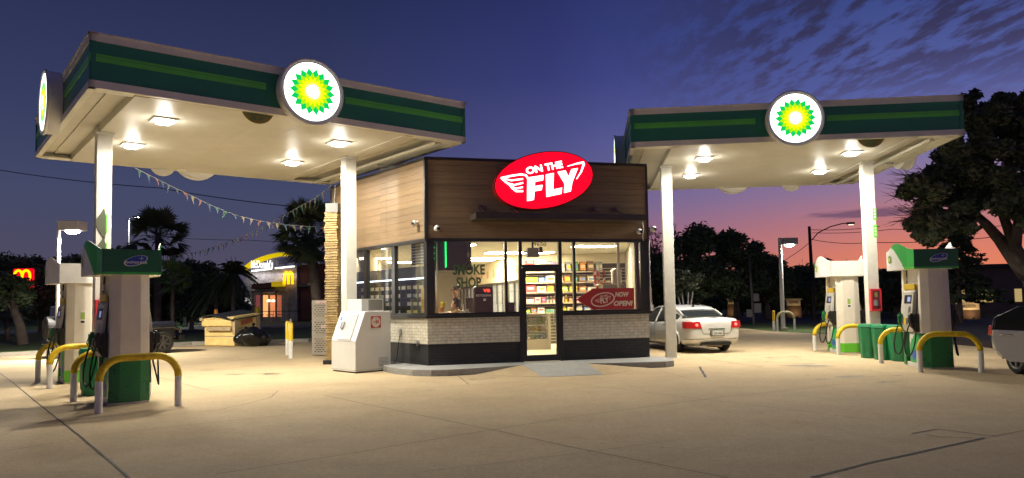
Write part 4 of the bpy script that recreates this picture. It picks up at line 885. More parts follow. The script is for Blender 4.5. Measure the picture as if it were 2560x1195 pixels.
# arrow sign in the right window
ar = thing('arrow_sign', 'red arrow-shaped NOW OPEN! sign pointing left in the right window', 'sign', at(FB_, 3.47, .0, 1.29), RZ[id(FB_)])
mb = MB(); mb.face([(0, .24), (.42, -.0), (1.46, -.0), (1.46, .50), (.42, .50)], -.03, -.012); mb.obj('panel', M('arrow_red', (.42, .025, .03), .45), ar)
arw = M('arrow_cream', (.75, .62, .5), .5); mb = MB(); mb.T = Matrix.Translation((.66, 0, .235))
E1 = [(.29*math.cos(a)*math.cos(.2)-.15*math.sin(a)*math.sin(.2), .29*math.cos(a)*math.sin(.2)+.15*math.sin(a)*math.cos(.2)) for a in [2*math.pi*i/48 for i in range(49)]]
mb.ribbon(E1, .026, -.034, -.031)
mb.T = Matrix.Translation((.66, 0, .235)) @ Matrix.Rotation(R_(-8), 4, 'Y'); text(mb, 'FLY', -.07, .15, -.09, .04, -.031, bold=.05); text(mb, 'ON THE', -.06, .13, .055, .10, -.031, bold=.04)
mb.ribbon([(-.08, .03), (-.19, .01), (-.15, -.02), (-.09, -.01)], .012, -.034, -.031); mb.ribbon([(-.17, -.01), (-.12, -.045), (-.08, -.035)], .012, -.034, -.031); mb.ribbon([(.14, .05), (.2, .055), (.17, -.03)], .012, -.034, -.031)
mb.T = Matrix(); text(mb, 'NOW', .97, 1.33, .29, .41, -.031, bold=.05, shear=.2); text(mb, 'OPEN!', .93, 1.42, .08, .20, -.031, bold=.05, shear=.2)
mb.obj('lettering', arw, ar)
# glass display case seen through the door
t = thing('display_case', 'glass display case of small bright goods seen through the door', 'display case', at(FB_, 3.64, 3.9, FLZ+.003), RZ[id(FB_)]+R_(-14))
mb = MB(); mb.box(-.45, .35, 0, .5, 0, .3); mb.box(.35, .43, -.02, .52, 0, 1.02); mb.box(-.45, .43, 0, .5, 1.0, 1.03); mb.box(-.47, -.45, 0, .5, 0, 1.0); mb.obj('case_frame', M('case_grey', (.3, .26, .2), .4), t)
mb = MB(); mb.box(-.45, .35, .005, .01, .3, 1.0); mb.obj('pane', glass_mat('cabinet_glass'), t)
for z in (.52, .76): mb = MB(); mb.box(-.45, .35, .03, .45, z-.01, z); mb.obj('glass_shelf', glass_mat('shelf_glass', refl=.1, dirt=.2), t)
TC = at(FB_, 3.64, 3.9, 0); TCM = Matrix.Translation((TC.x, TC.y, 0)) @ Matrix.Rotation(RZ[id(FB_)]+R_(-14), 4, 'Z')
for lv, z in ((0, .302), (1, .522), (2, .762)):
    prev = None; x = -.38
    for cn in (['red', 'white', 'cream', 'green', 'blue', 'blue'], ['orange', 'yellow', 'cream', 'yellow', 'brown', 'pink'], ['grey', 'green', 'cream', 'white', 'lime', 'grey'])[lv]:
        product(TCM, RZ[id(FB_)]+R_(-14), x, .3, FLZ+.003+z, .09, .12, .1, cn, 'gift box', '%s gift box in the display case, %s row%s' % (cn, ('bottom', 'middle', 'top')[lv], ', right of a %s one' % prev if prev else ', first on the left'), 'goods in the display case'); x += .125; prev = cn
t = thing('black_gridded_rack', 'dark slatted rack left of the display case, seen through the door', 'rack', at(FB_, 3.28, 4.2, FLZ+.003), RZ[id(FB_)]); mb = MB(); mb.box(0, .22, .1, .12, 0, 1.0); mb.obj('panel', slat, t); mb = MB(); [mb.box(0, .22, .08, .098, .1+i*.09, .12+i*.09) for i in range(10)]; mb.obj('slat_strip', M('slat_strip', (.55, .48, .36), .5), t)
# tall spinner rack and white cabinet in the right window
t = thing('toy_spinner', 'tall spinner rack hung with orange and white trinkets behind the right window', 'rack', at(FB_, 4.42, .9, FLZ+.003), 0)
mb = MB(); mb.tube([(0, 0, 0), (0, 0, 2.25)], .02, 8); mb.tube([(0, 0, 0), (0, 0, .04)], .2, 16); mb.obj('pole', steel, t)
cl3 = [M('pack_'+c, cols_[c], .45, noise=.35, nscale=14) for c in ('orange', 'white', 'brown', 'red')]
mb = MB()
for i in range(60): mb.m = rg.randrange(4); a = rg.uniform(0, 6.28); r = .13; z = rg.uniform(1.2, 2.1); T = Matrix.Translation((r*math.cos(a), r*math.sin(a), z)) @ Matrix.Rotation(a, 4, 'Z'); mb.T = T; mb.box(-.02, .02, -.03, .03, -.04, .04)
mb.obj('trinket', cl3, t)['kind'] = 'stuff'
t = thing('white_cabinet', 'white cabinet with an appliance on top in the right corner window', 'cabinet', at(FB_, 4.82, .75, FLZ+.003), RZ[id(FB_)]); mb = MB(); mb.box(-.38, .22, 0, .4, 0, 1.78); mb.obj('body', M('cabinet_white', (.62, .6, .5), .4), t, bevel=.01); mb = MB(); mb.box(-.36, .2, -.012, -.001, 1.2, 1.74); mb.obj('front_panel', M('cabinet_glassy', (.35, .36, .3), .2), t)
t = thing('steel_urn', 'steel urn standing on the white cabinet', 'urn', at(FB_, 4.9, .95, FLZ+1.785), 0); mb = MB(); mb.tube([(0, 0, 0), (0, 0, .3)], .13, 18); mb.obj('tank', steel, t, auto=50); mb = MB(); mb.tube([(0, 0, .3), (0, 0, .34), (0, 0, .38)], [.14, .14, .03], 18); mb.obj('lid', steel, t)
t = thing('transom_heater', 'grey box heater on a bracket behind the pane above the door', 'heater', at(FB_, 2.55, .3, 2.55), RZ[id(FB_)]); mb = MB(); mb.box(-.14, .14, 0, .15, 0, .22); mb.obj('case', M('heater_grey', (.3, .28, .22), .5), t, bevel=.01); mb = MB(); mb.box(-.22, .28, .05, .08, .1, .14); mb.tube([(.2, .06, .1), (.2, .06, .24)], .04, 10); mb.box(-.02, .02, .05, .09, .22, .485); mb.obj('bracket', dark, t)
bt = thing('candy_jar_cluster', 'bright heap of orange and cream candy tubs at the left end of the counter', 'candy', at(FB_, .42, .7, CT), 0)
for i, (x, y, z, cn) in enumerate([(-.06, 0, 0, 'cream'), (.08, .02, 0, 'pink'), (0, -.08, 0, 'white'), (0, 0, .13, 'orange'), (.03, .02, .25, 'yellow')]):
    mb = MB(); mb.tube([(x, y, z), (x, y, z+.11), (x, y, z+.125)], [.06, .065, .05], 12); mb.obj('tub', M('pack_'+cn, cols_[cn], .45, noise=.35, nscale=14), bt)
t = thing('bread_bag', 'amber paper bag lying on the counter in front of the clerk', 'bag', at(FB_, .78, .68, CT), R_(20)); mb = MB(); mb.blob((0, 0, .1), (.12, .09, .1), 12, 3, .12); mb.obj('sack', M('paper_amber', (.6, .4, .15), .6), t, smooth=True); mb = MB(); mb.tube([(0, 0, .18), (0, 0, .24)], [.03, .05], 8); mb.obj('neck', M('paper_amber', (.6, .4, .15), .6), t)
t = thing('receipt_printer', 'pale receipt printer on the counter right of the clerk', 'printer', at(FB_, .98, .62, CT), RZ[id(FB_)]+R_(25)); mb = MB(); mb.side([(-.1, 0), (.1, 0), (.1, .16), (-.02, .16), (-.1, .06)], -.08, .08); mb.obj('case', M('printer_grey', (.5, .5, .46), .4), t, bevel=.008); mb = MB(); mb.box(-.05, .05, -.05, -.045, .1, .2); mb.obj('paper', white, t)

# ---------------------------------------------------------------- person behind the counter
def person(label, loc, rz):
    t = thing('person', label, 'person', loc, rz)
    # +x is the way he faces
    J = {'pelvis': ((0, 0, .95), .15), 'waist': ((.01, 0, 1.08), .145), 'chest': ((.0, 0, 1.32), .165), 'neck0': ((.02, 0, 1.47), .07), 'neck': ((.035, 0, 1.53), .058), 'head0': ((.05, 0, 1.60), .078), 'head1': ((.04, 0, 1.68), .098), 'head2': ((.03, 0, 1.74), .075)}
    E_l = [('pelvis', 'waist'), ('waist', 'chest'), ('chest', 'neck0'), ('neck0', 'neck'), ('neck', 'head0'), ('head0', 'head1'), ('head1', 'head2')]
    for s, n in ((1, 'l'), (-1, 'r')):
        J.update({'sh'+n: ((0, s*.19, 1.42), .065), 'el'+n: ((.04, s*.24, 1.14), .045), 'wr'+n: ((.27, s*.17, 1.10), .028), 'pm'+n: ((.34, s*.15, 1.105), .026), 'hip'+n: ((0, s*.09, .88), .095), 'kn'+n: ((.02, s*.1, .48), .06), 'an'+n: ((-.01, s*.1, .08), .042), 'toe'+n: ((.14, s*.12, .035), .035)})
        E_l += [('chest', 'sh'+n), ('sh'+n, 'el'+n), ('el'+n, 'wr'+n), ('wr'+n, 'pm'+n), ('pelvis', 'hip'+n), ('hip'+n, 'kn'+n), ('kn'+n, 'an'+n), ('an'+n, 'toe'+n)]
        for f, (dy, l) in enumerate(((-.027, .07), (-.009, .08), (.009, .078), (.027, .062))):
            J['f%d%s' % (f, n)] = ((.36+l*.5, s*(.15+dy), 1.10), .009); J['g%d%s' % (f, n)] = ((.36+l, s*(.15+dy), 1.08), .007)
            E_l += [('pm'+n, 'f%d%s' % (f, n)), ('f%d%s' % (f, n), 'g%d%s' % (f, n))]
        J['th'+n] = ((.33, s*.11, 1.09), .011); J['ti'+n] = ((.36, s*.095, 1.075), .009); E_l += [('pm'+n, 'th'+n), ('th'+n, 'ti'+n)]
    J['nose'] = ((.155, 0, 1.655), .014); E_l += [('head1', 'nose')]
    names = list(J); me = bpy.data.meshes.new('body'); me.from_pydata([J[n][0] for n in names], [(names.index(a), names.index(b)) for a, b in E_l], [])
    o = bpy.data.objects.new('tmp', me); C.objects.link(o); sk = o.modifiers.new('s', 'SKIN'); sb = o.modifiers.new('u', 'SUBSURF'); sb.levels = 1; sb.render_levels = 1
    for i, n in enumerate(names):
        r = J[n][1]; me.skin_vertices[0].data[i].radius = (r*(.82 if n.startswith('head') else 1), r*(1.25 if n in ('chest', 'waist', 'pelvis') else 1)); me.skin_vertices[0].data[i].use_root = (n == 'pelvis')
    bpy.context.view_layer.update()
    m2 = bpy.data.meshes.new_from_object(o.evaluated_get(bpy.context.evaluated_depsgraph_get())); bpy.data.objects.remove(o)
    m2.name = 'body'; skin = M('skin', (.7, .44, .32), .55); shirt = M('shirt_charcoal', (.03, .035, .045), .8, noise=.2, nscale=20); tr = M('trousers', (.04, .04, .05), .8)
    m2.materials.clear(); [m2.materials.append(x) for x in (skin, shirt, tr)]
    for p in m2.polygons:
        z = p.center.z; x = p.center.x; p.use_smooth = True
        p.material_index = 2 if z < 1.0 and x < .2 else (1 if z < 1.49 and x < .10 else 0)
    b = bpy.data.objects.new('body', m2); C.objects.link(b); b.parent = t
    mb = MB(); mb.blob((.005, 0, 1.715), (.105, .088, .095), 18, 2, .02); h_ = mb.obj('hair', M('grey_hair', (.28, .26, .23), .8), t, smooth=True)
    mb = MB()
    for s in (-1, 1): mb.tube([(.135+.0*math.cos(a), s*.035+.026*math.cos(a), 1.685+.02*math.sin(a)) for a in [2*math.pi*i/12 for i in range(13)]], .004, 5); mb.tube([(.132, s*.06, 1.688), (.02, s*.088, 1.69)], .004, 5)
    mb.obj('glasses', black, t)
    mb = MB()
    for s in (-1, 1): mb.blob((.018, s*.088, 1.665), (.02, .01, .03), 8, amp=0)
    mb.obj('ear', skin, t, smooth=True)
    mb = MB(); [mb.blob((.122, s*.034, 1.685), (.01, .012, .008), 8, amp=0) for s in (-1, 1)]; mb.box(.126, .134, -.025, .025, 1.612, 1.618); mb.obj('eyes_and_mouth', M('dark_brown', (.05, .02, .015), .5), t)
    mb = MB(); mb.tube([(.05, -.09, 1.475), (.09, 0, 1.45), (.05, .09, 1.475)], .02, 6); mb.obj('collar', shirt, t)
p = at(FB_, .92, 1.4, FLZ+.004)
person('man in glasses and a dark shirt standing in profile behind the counter', p, R_(200))

# ---------------------------------------------------------------- things beside the store
FF = Matrix.Translation((-3.46, 16.27, 0)) @ Matrix.Rotation(R_(90-46.3), 4, 'Z'); frz = R_(90-46.3)
t = thing('ice_freezer', 'white slant-fronted ice freezer with a grey hatch and a red price square on its side', 'freezer', (-3.46, 16.27, 0), frz)
wm = M('freezer_white', (.7, .7, .66), .35, noise=.06, nscale=3)
mb = MB(); mb.face([(0, .03), (.93, .03), (.93, 1.35), (.25, 1.35), (0, .70)], 0, 1.02); bd = mb.obj('body', wm, t, bevel=.012)
mb = MB(); mb.box(.03, .9, .03, .99, 0, .03); mb.obj('foot', black, t)
mb = MB(); mb.box(-.002, -.0002, .01, 1.01, .69, .7); mb.box(-.001, .0, .0, 1.02, .06, .066); mb.box(.0, .93, -.0015, -.0002, .06, .066); [mb.box(.60, .85, -.0025, -.0004, .12+i*.03, .13+i*.03) for i in range(7)]; mb.obj('seam', M('seam_grey', (.25, .25, .23), .6), bd)
sl_ = math.atan2(.25, .65); mb = MB(); mb.T = Matrix.Translation((0, 0, .70)) @ Matrix.Rotation(sl_, 4, 'Y')
hat = M('hatch_grey', (.42, .42, .38), .4, noise=.1, nscale=6)
mb.box(-.02, -.002, .2, .78, .02, .64); hd = mb.obj('hatch', hat, t, bevel=.02)
mb = MB(); mb.T = Matrix.Translation((0, 0, .70)) @ Matrix.Rotation(sl_, 4, 'Y'); mb.tube([(-.05, .62, .28), (-.05, .62, .42), (-.05, .74, .42), (-.05, .74, .28), (-.05, .62, .28)], .012, 6); mb.box(-.045, -.02, .66, .7, .26, .44); mb.obj('handle', steel, hd)
mb = MB(); mb.T = Matrix.Translation((0, 0, .70)) @ Matrix.Rotation(sl_, 4, 'Y'); mb.tube([(-.006, .89, .52), (-.0, .89, .52)], .05, 16); mb.obj('round_sticker', M('sticker_blue', (.05, .15, .5), .4), bd)
mb = MB(); mb.box(.40, .66, -.006, -.0005, .98, 1.24); mb.m = 1; mb.tube([(.53, -.008, 1.11), (.53, -.004, 1.11)], .115, 28); mb.m = 0; text(mb, '$5', .51, .61, 1.07, 1.16, -.009, bold=.04); text(mb, '4 FOR', .435, .505, 1.10, 1.13, -.009, bold=.03); text(mb, 'ICE', .50, .56, 1.175, 1.2, -.009, bold=.03)
mb.obj('price_sticker', [M('sticker_red', (.5, .04, .03), .5), M('sticker_white', (.7, .65, .58), .5)], bd)
mb = MB(); mb.box(.32, .9, .25, .85, 1.35, 1.63); mb.m = 1
for i in range(8): mb.box(.52+i*.045, .545+i*.045, .243, .2495, 1.39, 1.6)
mb.box(.50, .88, .246, .2498, 1.37, 1.615); mb.obj('condenser', [wm, M('louver_dark', (.2, .19, .16), .5)], t)
# stone pillar of stacked strips
p = G(815, 911); t = thing('stone_pillar', 'tall pillar of stacked tan stone strips beside the store', 'pillar', p, R_(90-96))
stm = M('stacked_stone', (.36, .255, .11), .85, noise=.35, nscale=5, bump=.8, bscale=30)
mb = MB(); rp = random.Random(9); z = .12
while z < 3.86:
    h_ = rp.uniform(.05, .08); o1, o2, o3 = [rp.uniform(0, .035) for _ in range(3)]
    mb.box(-.0-o1, .30+o2, -o3, .32, z, z+h_-.02); z += h_
mb.box(.02, .27, .02, .29, .1, 3.88); mb.obj('stone_shaft', stm, t)
mb = MB(); mb.box(-.06, .34, -.06, .36, 0, .11); mb.obj('foot', black, t, bevel=.01); mb = MB(); mb.box(-.0, .33, -.02, .33, 3.88, 4.12); mb.obj('cap', M('cap_grey', (.12, .12, .11), .6), t, bevel=.01)
mb = MB(); mb.tube([(.2, .1, 4.12), (.22, .1, 4.6)], .008, 6); mb.obj('rod', steel, t)
# gas cylinder lockers
p = G(780, 890); t = thing('gas_cylinder_locker', 'tall grey locker with rows of oval holes and small red notices', 'locker', (p.x, p.y, 0), R_(-10))
lk = M('locker_grey', (.38, .34, .28), .5, noise=.15, nscale=5); mb = MB(); mb.box(0, 1.0, 0, .8, .03, 1.66); mb.m = 1
for j in range(24):
    if j in (7, 8, 15, 16): continue
    for i in range(9): x = .08+i*.1+(.05 if j % 2 else 0); z = .12+j*.062; mb.box(x, x+.055, -.003, .0, z, z+.022)
mb.obj('cabinet', [lk, black], t); mb = MB()
for z in (.6, 1.1): mb.box(-.03, 0, .1, .2, z, z+.08)
mb.obj('hinge', steel, t); mb = MB(); mb.box(.12, .5, -.006, -.001, 1.56, 1.62); mb.box(.3, .6, -.006, -.001, .84, .91); mb.m = 1; text(mb, 'NO SMOKING', .14, .48, 1.572, 1.608, -.006, bold=.03); text(mb, 'PROPANE', .32, .58, .855, .895, -.006, bold=.03); mb.obj('notice', [white, red], t)
# round posts
def bollard(label, px, py, hgt, ysplit, r=.06, top=None, white_low=True, group=None):
    p = G(px, py); t = thing('bollard', label, 'bollard', p, 0, group)
    mb = MB(); mb.tube([(0, 0, 0), (0, 0, ysplit)], r, 16); mb.obj('lower_sleeve', white if white_low else yellow, t, auto=60)
    mb = MB(); mb.tube([(0, 0, ysplit), (0, 0, hgt), (0, 0, hgt+.02)], [r*1.01, r*1.01, r*.6], 16); mb.obj('upper_sleeve', yellow, t, auto=60)
    if top: mb = MB(); mb.tube([(0, 0, hgt+.02), (0, 0, hgt+.12)], .035, 12); mb.obj('sensor', steel, t)
bollard('yellow-topped white post with a steel cap, front of the pair', 727, 896, 1.0, .5, top=True)
bollard('yellow-topped white post just behind its capped twin', 719, 888, 1.02, .5)
bollard('short worn yellow and white post left of the arched guard', 1935, 828, .9, .45)
p = G(643, 812); t = thing('bollard', 'plain yellow post right of the dumpster', 'bollard', D(643, 806, 40)-Vector((0, 0, .0)), 0); t.location.z = 0
mb = MB(); mb.tube([(0, 0, 0), (0, 0, 1.45), (0, 0, 1.5)], [.13, .13, .06], 14); mb.obj('sleeve', yellow, t); mb = MB(); mb.tube([(0, 0, .0), (0, 0, .04)], .2, 14); mb.obj('footing', walkm, t)
t = thing('traffic_cone', 'orange marker cone behind the dumpster', 'cone', (D(540, 780, 34).x, 34, -.02), 0); mb = MB(); mb.tube([(0, 0, .05), (0, 0, 1.42)], [.14, .08], 14); mb.obj('body', M('cone_orange', (.8, .28, .02), .5), t, auto=60); mb = MB(); mb.box(-.2, .2, -.2, .2, 0, .05); mb.obj('base', black, t)
p = G(120, 893); t = thing('bollard', 'thin pale post at the kerb left of the far pump', 'bollard', p, 0); mb = MB(); mb.tube([(0, 0, 0), (0, 0, .75)], .05, 12); mb.obj('shaft', white, t); mb = MB(); mb.tube([(0, 0, .75), (0, 0, .78)], [.05, .02], 12); mb.obj('cap', white, t)
# dumpster with bags
dl, dm = G(511, 865), G(586, 866); dd = (dm-dl); dw = dd.length; drz = math.atan2(dd.y, dd.x)
t = thing('dumpster', 'battered yellow dumpster with a bent black lid beside the grass', 'dumpster', (dl.x, dl.y, 0), drz)
dy_ = M('dumpster_yellow', (.78, .56, .2), .5, noise=.22, nscale=3); dk = M('dumpster_tan', (.45, .34, .19), .55, noise=.3, nscale=4)
mb = MB(); mb.side([(0, .02), (1.15, .02), (1.35, 1.25), (.0, 1.12), (-.16, 1.0), (-.14, .78), (0, .72)], 0, dw); mb.obj('hopper', dy_, t, bevel=.02)
mb = MB(); mb.box(.0, dw, -.012, -.002, .36, .40); mb.box(-.05, .1, -.2, -.05, .98, 1.1); mb.box(.25, dw-.05, -.15, -.1, .60, .745); mb.obj('rib', dk, t, bevel=.006)
mb = MB(); mb.box(dw, dw+.1, .2, 1.1, .5, .72); mb.box(dw, dw+.05, 1.1, 1.28, .3, 1.2); mb.box(dw, dw+.12, -.1, .12, .45, 1.0); mb.obj('fork_pocket', dk, t, bevel=.01)
mb = MB(); mb.T = Matrix(); mb.add([(dw+.006, .35, .78), (dw+.006, .95, .9), (dw+.006, .9, 1.08), (dw+.006, .3, .96)], [(0, 1, 2, 3)]); mb.obj('faded_decal', M('decal_faded_red', (.4, .12, .06), .6), t)
mb = MB(); P = []
for i in range(9):
    for j in range(4): x = -.15+(dw+.25)*i/8; y = -.2+1.6*j/3; P.append((x, y, 1.10+.18*j/3+.10*math.sin(i*.55)-.04*(i == 0)))
mb.add(P, [(i*4+j, i*4+j+1, (i+1)*4+j+1, (i+1)*4+j) for i in range(8) for j in range(3)]); lid = mb.obj('lid', M('lid_black', (.03, .03, .028), .5), t); so = lid.modifiers.new('s', 'SOLIDIFY'); so.thickness = .03
bagm = M('bag_black', (.008, .008, .008), .15, bump=1., bscale=9)
for i, (px, py, r, lab) in enumerate(((612, 866, .36, 'black rubbish bag leaning on the dumpster, left of the heap'), (632, 866, .42, 'big shiny black rubbish bag in the middle of the heap'), (655, 865, .32, 'black rubbish bag at the right end of the heap'))):
    p = G(px, py); t = thing('rubbish_bag', lab, 'bag', p, i, 'rubbish bags by the dumpster'); mb = MB(); mb.blob((0, 0, r*.85), (r*1.05, r, r*.92), 28, i+2, .1); mb.obj('sack', bagm, t, smooth=True)
    mb = MB(); mb.tube([(0, 0, r*1.65), (.02, 0, r*1.82), (.05, .02, r*2.05)], [.05, .025, .07], 8); mb.obj('tied_neck', bagm, t, smooth=True)

# ---------------------------------------------------------------- cars
def boolean(o, cutters):
    for c in cutters:
        m = o.modifiers.new('b', 'BOOLEAN'); m.operation = 'DIFFERENCE'; m.object = c; m.solver = 'EXACT'
    bpy.context.view_layer.update()
    me = bpy.data.meshes.new_from_object(o.evaluated_get(bpy.context.evaluated_depsgraph_get())); o.modifiers.clear(); o.data = me
    for c in cutters: bpy.data.objects.remove(c)
    for p in me.polygons: p.use_smooth = True
    try: me.set_sharp_from_angle(angle=R_(35))
    except Exception: pass
def wheel(t, x, y, r, wd, side, rimm, spokes=5):
    mb = MB(); n = 28; pr = [(-.5, .80), (-.5, .93), (-.36, 1), (.36, 1), (.5, .93), (.5, .80), (.42, .66), (-.42, .66)]
    vs = []; fs = []
    for i in range(n):
        a = 2*math.pi*i/n
        for u, k in pr: vs.append((r*k*math.cos(a), u*wd, r*k*math.sin(a)))
    m_ = len(pr)
    for i in range(n):
        for j in range(m_): fs.append((i*m_+j, i*m_+(j+1) % m_, ((i+1) % n)*m_+(j+1) % m_, ((i+1) % n)*m_+j))
    mb.add(vs, fs); w_ = mb.obj('wheel', rubber, t, (x, y, r), auto=40)
    mb = MB(); s = side; yo = s*wd*.36
    mb.tube([(0, yo-.05*s, 0), (0, yo-.03*s, 0)], r*.66, 28)
    for i in range(len([0])): pass
    mb.m = 1
    mb.tube([(r*.66*math.cos(a), yo+.01*s, r*.66*math.sin(a)) for a in [2*math.pi*i/32 for i in range(33)]], r*.05, 8, cap=False)
    for i in range(spokes):
        a = 2*math.pi*i/spokes+.3; T = Matrix.Rotation(a, 4, 'Y'); mb.T = T; y0, y1 = sorted((yo-.02*s, yo+.02*s)); mb.box(r*.08, r*.64, y0, y1, -r*.085, r*.085)
    mb.T = Matrix(); mb.tube([(0, yo-.03*s, 0), (0, yo+.035*s, 0)], r*.15, 14); mb.obj('rim', [black, rimm], w_, auto=40)
def loft(mb, st):
    """st: list of (x, ring of (y,z)) with equal counts, closed rings"""
    n = len(st[0][1]); vs = [(x, y, z) for x, rg_ in st for y, z in rg_]; fs = []
    for i in range(len(st)-1):
        for j in range(n): fs.append((i*n+j, (i+1)*n+j, (i+1)*n+(j+1) % n, i*n+(j+1) % n))
    fs.append(tuple(range(n))); fs.append(tuple(range((len(st)-1)*n, len(st)*n))[::-1]); mb.add(vs, fs)
def sedan(label, loc, rz, paint, scale=.9, open_door=False, lit=True, name='sedan_car'):
    """x forwards, y to the left, origin on the ground under the middle"""
    t = thing(name, label, 'car', loc, rz, None, scale)
    def ring(w, zb, zt, crown=.03):
        h = zt-zb
        half = [(0, zb), (w*.75, zb), (w*.94, zb+h*.1), (w*.99, zb+h*.3), (w*1.0, zb+h*.52), (w*.975, zb+h*.78), (w*.93, zt-.035), (w*.82, zt), (w*.4, zt+crown), (0, zt+crown*1.2)]
        return half+[(-a, b) for a, b in reversed(half[1:-1])]
    st = []
    for x, w_, zb, zt in [(-2.44, .60, .50, .80), (-2.42, .74, .40, .93), (-2.36, .83, .30, 1.03), (-2.26, .87, .24, 1.065), (-2.0, .905, .2, 1.075), (-1.6, .925, .19, 1.06), (-1.2, .93, .18, 1.02), (-.6, .93, .18, .985), (0, .93, .18, .965), (.6, .93, .18, .955), (1.0, .93, .18, .95), (1.35, .92, .18, .93), (1.8, .90, .2, .86), (2.15, .85, .22, .78), (2.35, .76, .27, .68), (2.44, .62, .34, .58)]:
        st.append((x, ring(w_, zb, zt)))
    mb = MB(); loft(mb, st); body = mb.obj('body', paint, t, smooth=True)
    sb = body.modifiers.new('s', 'SUBSURF'); sb.levels = 2; sb.render_levels = 2
    bpy.context.view_layer.update(); me = bpy.data.meshes.new_from_object(body.evaluated_get(bpy.context.evaluated_depsgraph_get())); body.modifiers.clear(); body.data = me
    cuts = []
    for x in (-1.38, 1.38):
        for s in (-1, 1):
            c = MB(); c.tube([(x, s*.62, .34), (x, s*1.1, .34)], .385, 32); cuts.append(c.obj('cut', black, t))
    if open_door:
        c = MB(); c.face([(-.92, .50), (-.70, .36), (.05, .33), (.07, 1.2), (-.98, 1.2), (-1.0, .8)], -1.1, -.72); cuts.append(c.obj('cut', black, t))
    boolean(body, cuts)
    # greenhouse
    def gring(x, wb, wt, zb, zt):
        half = [(0, zb), (wb, zb), (wb*.985, zb+(zt-zb)*.15), (wt+(wb-wt)*.25, zb+(zt-zb)*.72), (wt, zb+(zt-zb)*.92), (wt*.8, zt), (0, zt+.018)]
        return (x, half+[(-a, b) for a, b in reversed(half[1:-1])])
    G_ = [(-1.78, .78, .66, 1.0, 1.085), (-1.6, .80, .66, .98, 1.17), (-1.25, .835, .63, .96, 1.33), (-.85, .855, .60, .95, 1.43), (-.3, .87, .595, .94, 1.475), (.2, .875, .6, .93, 1.465), (.55, .87, .61, .92, 1.40), (.95, .85, .64, .92, 1.20), (1.25, .82, .68, .9, 1.04), (1.42, .78, .70, .88, .95)]
    mb = MB(); loft(mb, [gring(*g) for g in G_]); gh = mb.obj('windows', M('car_glass', (.02, .022, .02), .06, spec=.8), t, smooth=True, subsurf=1)
    # roof skin, pillars and quarter panels, all a few millimetres proud of the glass
    mb = MB(); R = []
    for x, wb, wt, zb, zt in G_[2:8]: R.append([(x, wt*k, zt+.024-.03*abs(k)**3) for k in (-1.04, -.7, -.35, 0, .35, .7, 1.04)])
    R = [r for r in R if r[0][0] <= .56]
    for a, b in zip(R, R[1:]):
        for i in range(6): mb.add([a[i], a[i+1], b[i+1], b[i]], [(0, 1, 2, 3)])
    rf = mb.obj('roof', paint, t, smooth=True, subsurf=1); so = rf.modifiers.new('s', 'SOLIDIFY'); so.thickness = .03; so.offset = -1
    def side_pt(x, f, s):                               # point on greenhouse side
        for g0, g1 in zip(G_, G_[1:]):
            if g0[0] <= x <= g1[0]:
                u = (x-g0[0])/(g1[0]-g0[0]); wb, wt, zb, zt = [g0[i]+(g1[i]-g0[i])*u for i in (1, 2, 3, 4)]
                return Vector((x, s*(wb+(wt-wb)*f*1.0+.016), zb+(zt-zb)*f*.93))
        return Vector((x, s*.7, 1))
    for s in (-1, 1):
        mb = MB()                                        # C pillar quarter
        pts = [side_pt(-1.74, 0, s), side_pt(-1.05, 0.02, s), side_pt(-.98, .45, s), side_pt(-.62, .96, s), side_pt(-.9, 1, s), side_pt(-1.25, 1, s), side_pt(-1.55, 1, s)]
        mb.add(pts, [tuple(range(7))]); mb.T = Matrix(); mb.tube([side_pt(x, 1, s) for x in (-1.6, -1.25, -.85, -.3, .2, .55, .95, 1.25, 1.4)], .03, 8)
        mb.tube([side_pt(-.02, 0, s), side_pt(.0, 1, s)], .03, 6); pl = mb.obj('pillar', paint, t); 
    # rear lamps, number plate, bumper, exhaust
    for s in (-1, 1):
        mb = MB(); PL = [(-2.478, .50), (-2.462, .68), (-2.405, .83), (-2.29, .93), (-2.06, .958), (-2.06, .86), (-2.3, .45)]; PB = [(a-.01, b-(.06 if i in (0, 6) else 0)) for i, (a, b) in enumerate(PL)]
        mb.prism([(a, s*b) for a, b in PL], .765, .975, [(a+.035, s*(b+(.05 if i in (0, 6) else -.01))) for i, (a, b) in enumerate(PL)]); mb.m = 1; mb.blob((-2.445, s*.66, .87), (.04, .05, .05), 12, amp=0)
        tl_ = mb.obj('tail_lamp', [M('tail_red', (.3, .01, .01), .15, emit=.07, ecol=(1, .02, .02)), M('tail_glow', (.8, .05, .04), .2, emit=1.1, ecol=(1, .2, .14))], t, bevel=.018)
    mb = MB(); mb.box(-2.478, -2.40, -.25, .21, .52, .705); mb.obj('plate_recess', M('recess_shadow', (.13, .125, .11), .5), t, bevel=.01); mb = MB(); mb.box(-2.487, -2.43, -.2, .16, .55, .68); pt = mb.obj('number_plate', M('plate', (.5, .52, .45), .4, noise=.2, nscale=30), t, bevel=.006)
    mb = MB(); mb.box(-2.43, -2.2, -.5, .5, .25, .33); mb.box(-2.45, -2.25, -.36, .36, .31, .345); mb.m = 1; mb.tube([(-2.0, -.15, .27), (-2.3, -.2, .24), (-2.2, .2, .26)], .07, 10); mb.obj('rear_valance', [black, M('muffler', (.2, .16, .14), .5, .6)], t)
    mb = MB(); mb.T = Matrix.Rotation(R_(-90), 4, 'Z') @ Matrix.Translation((0, -2.489, 0)); text(mb, 'LX 19A', -.12, .16, .585, .64, .0, bold=.02); mb.obj('plate_number', dark, pt)
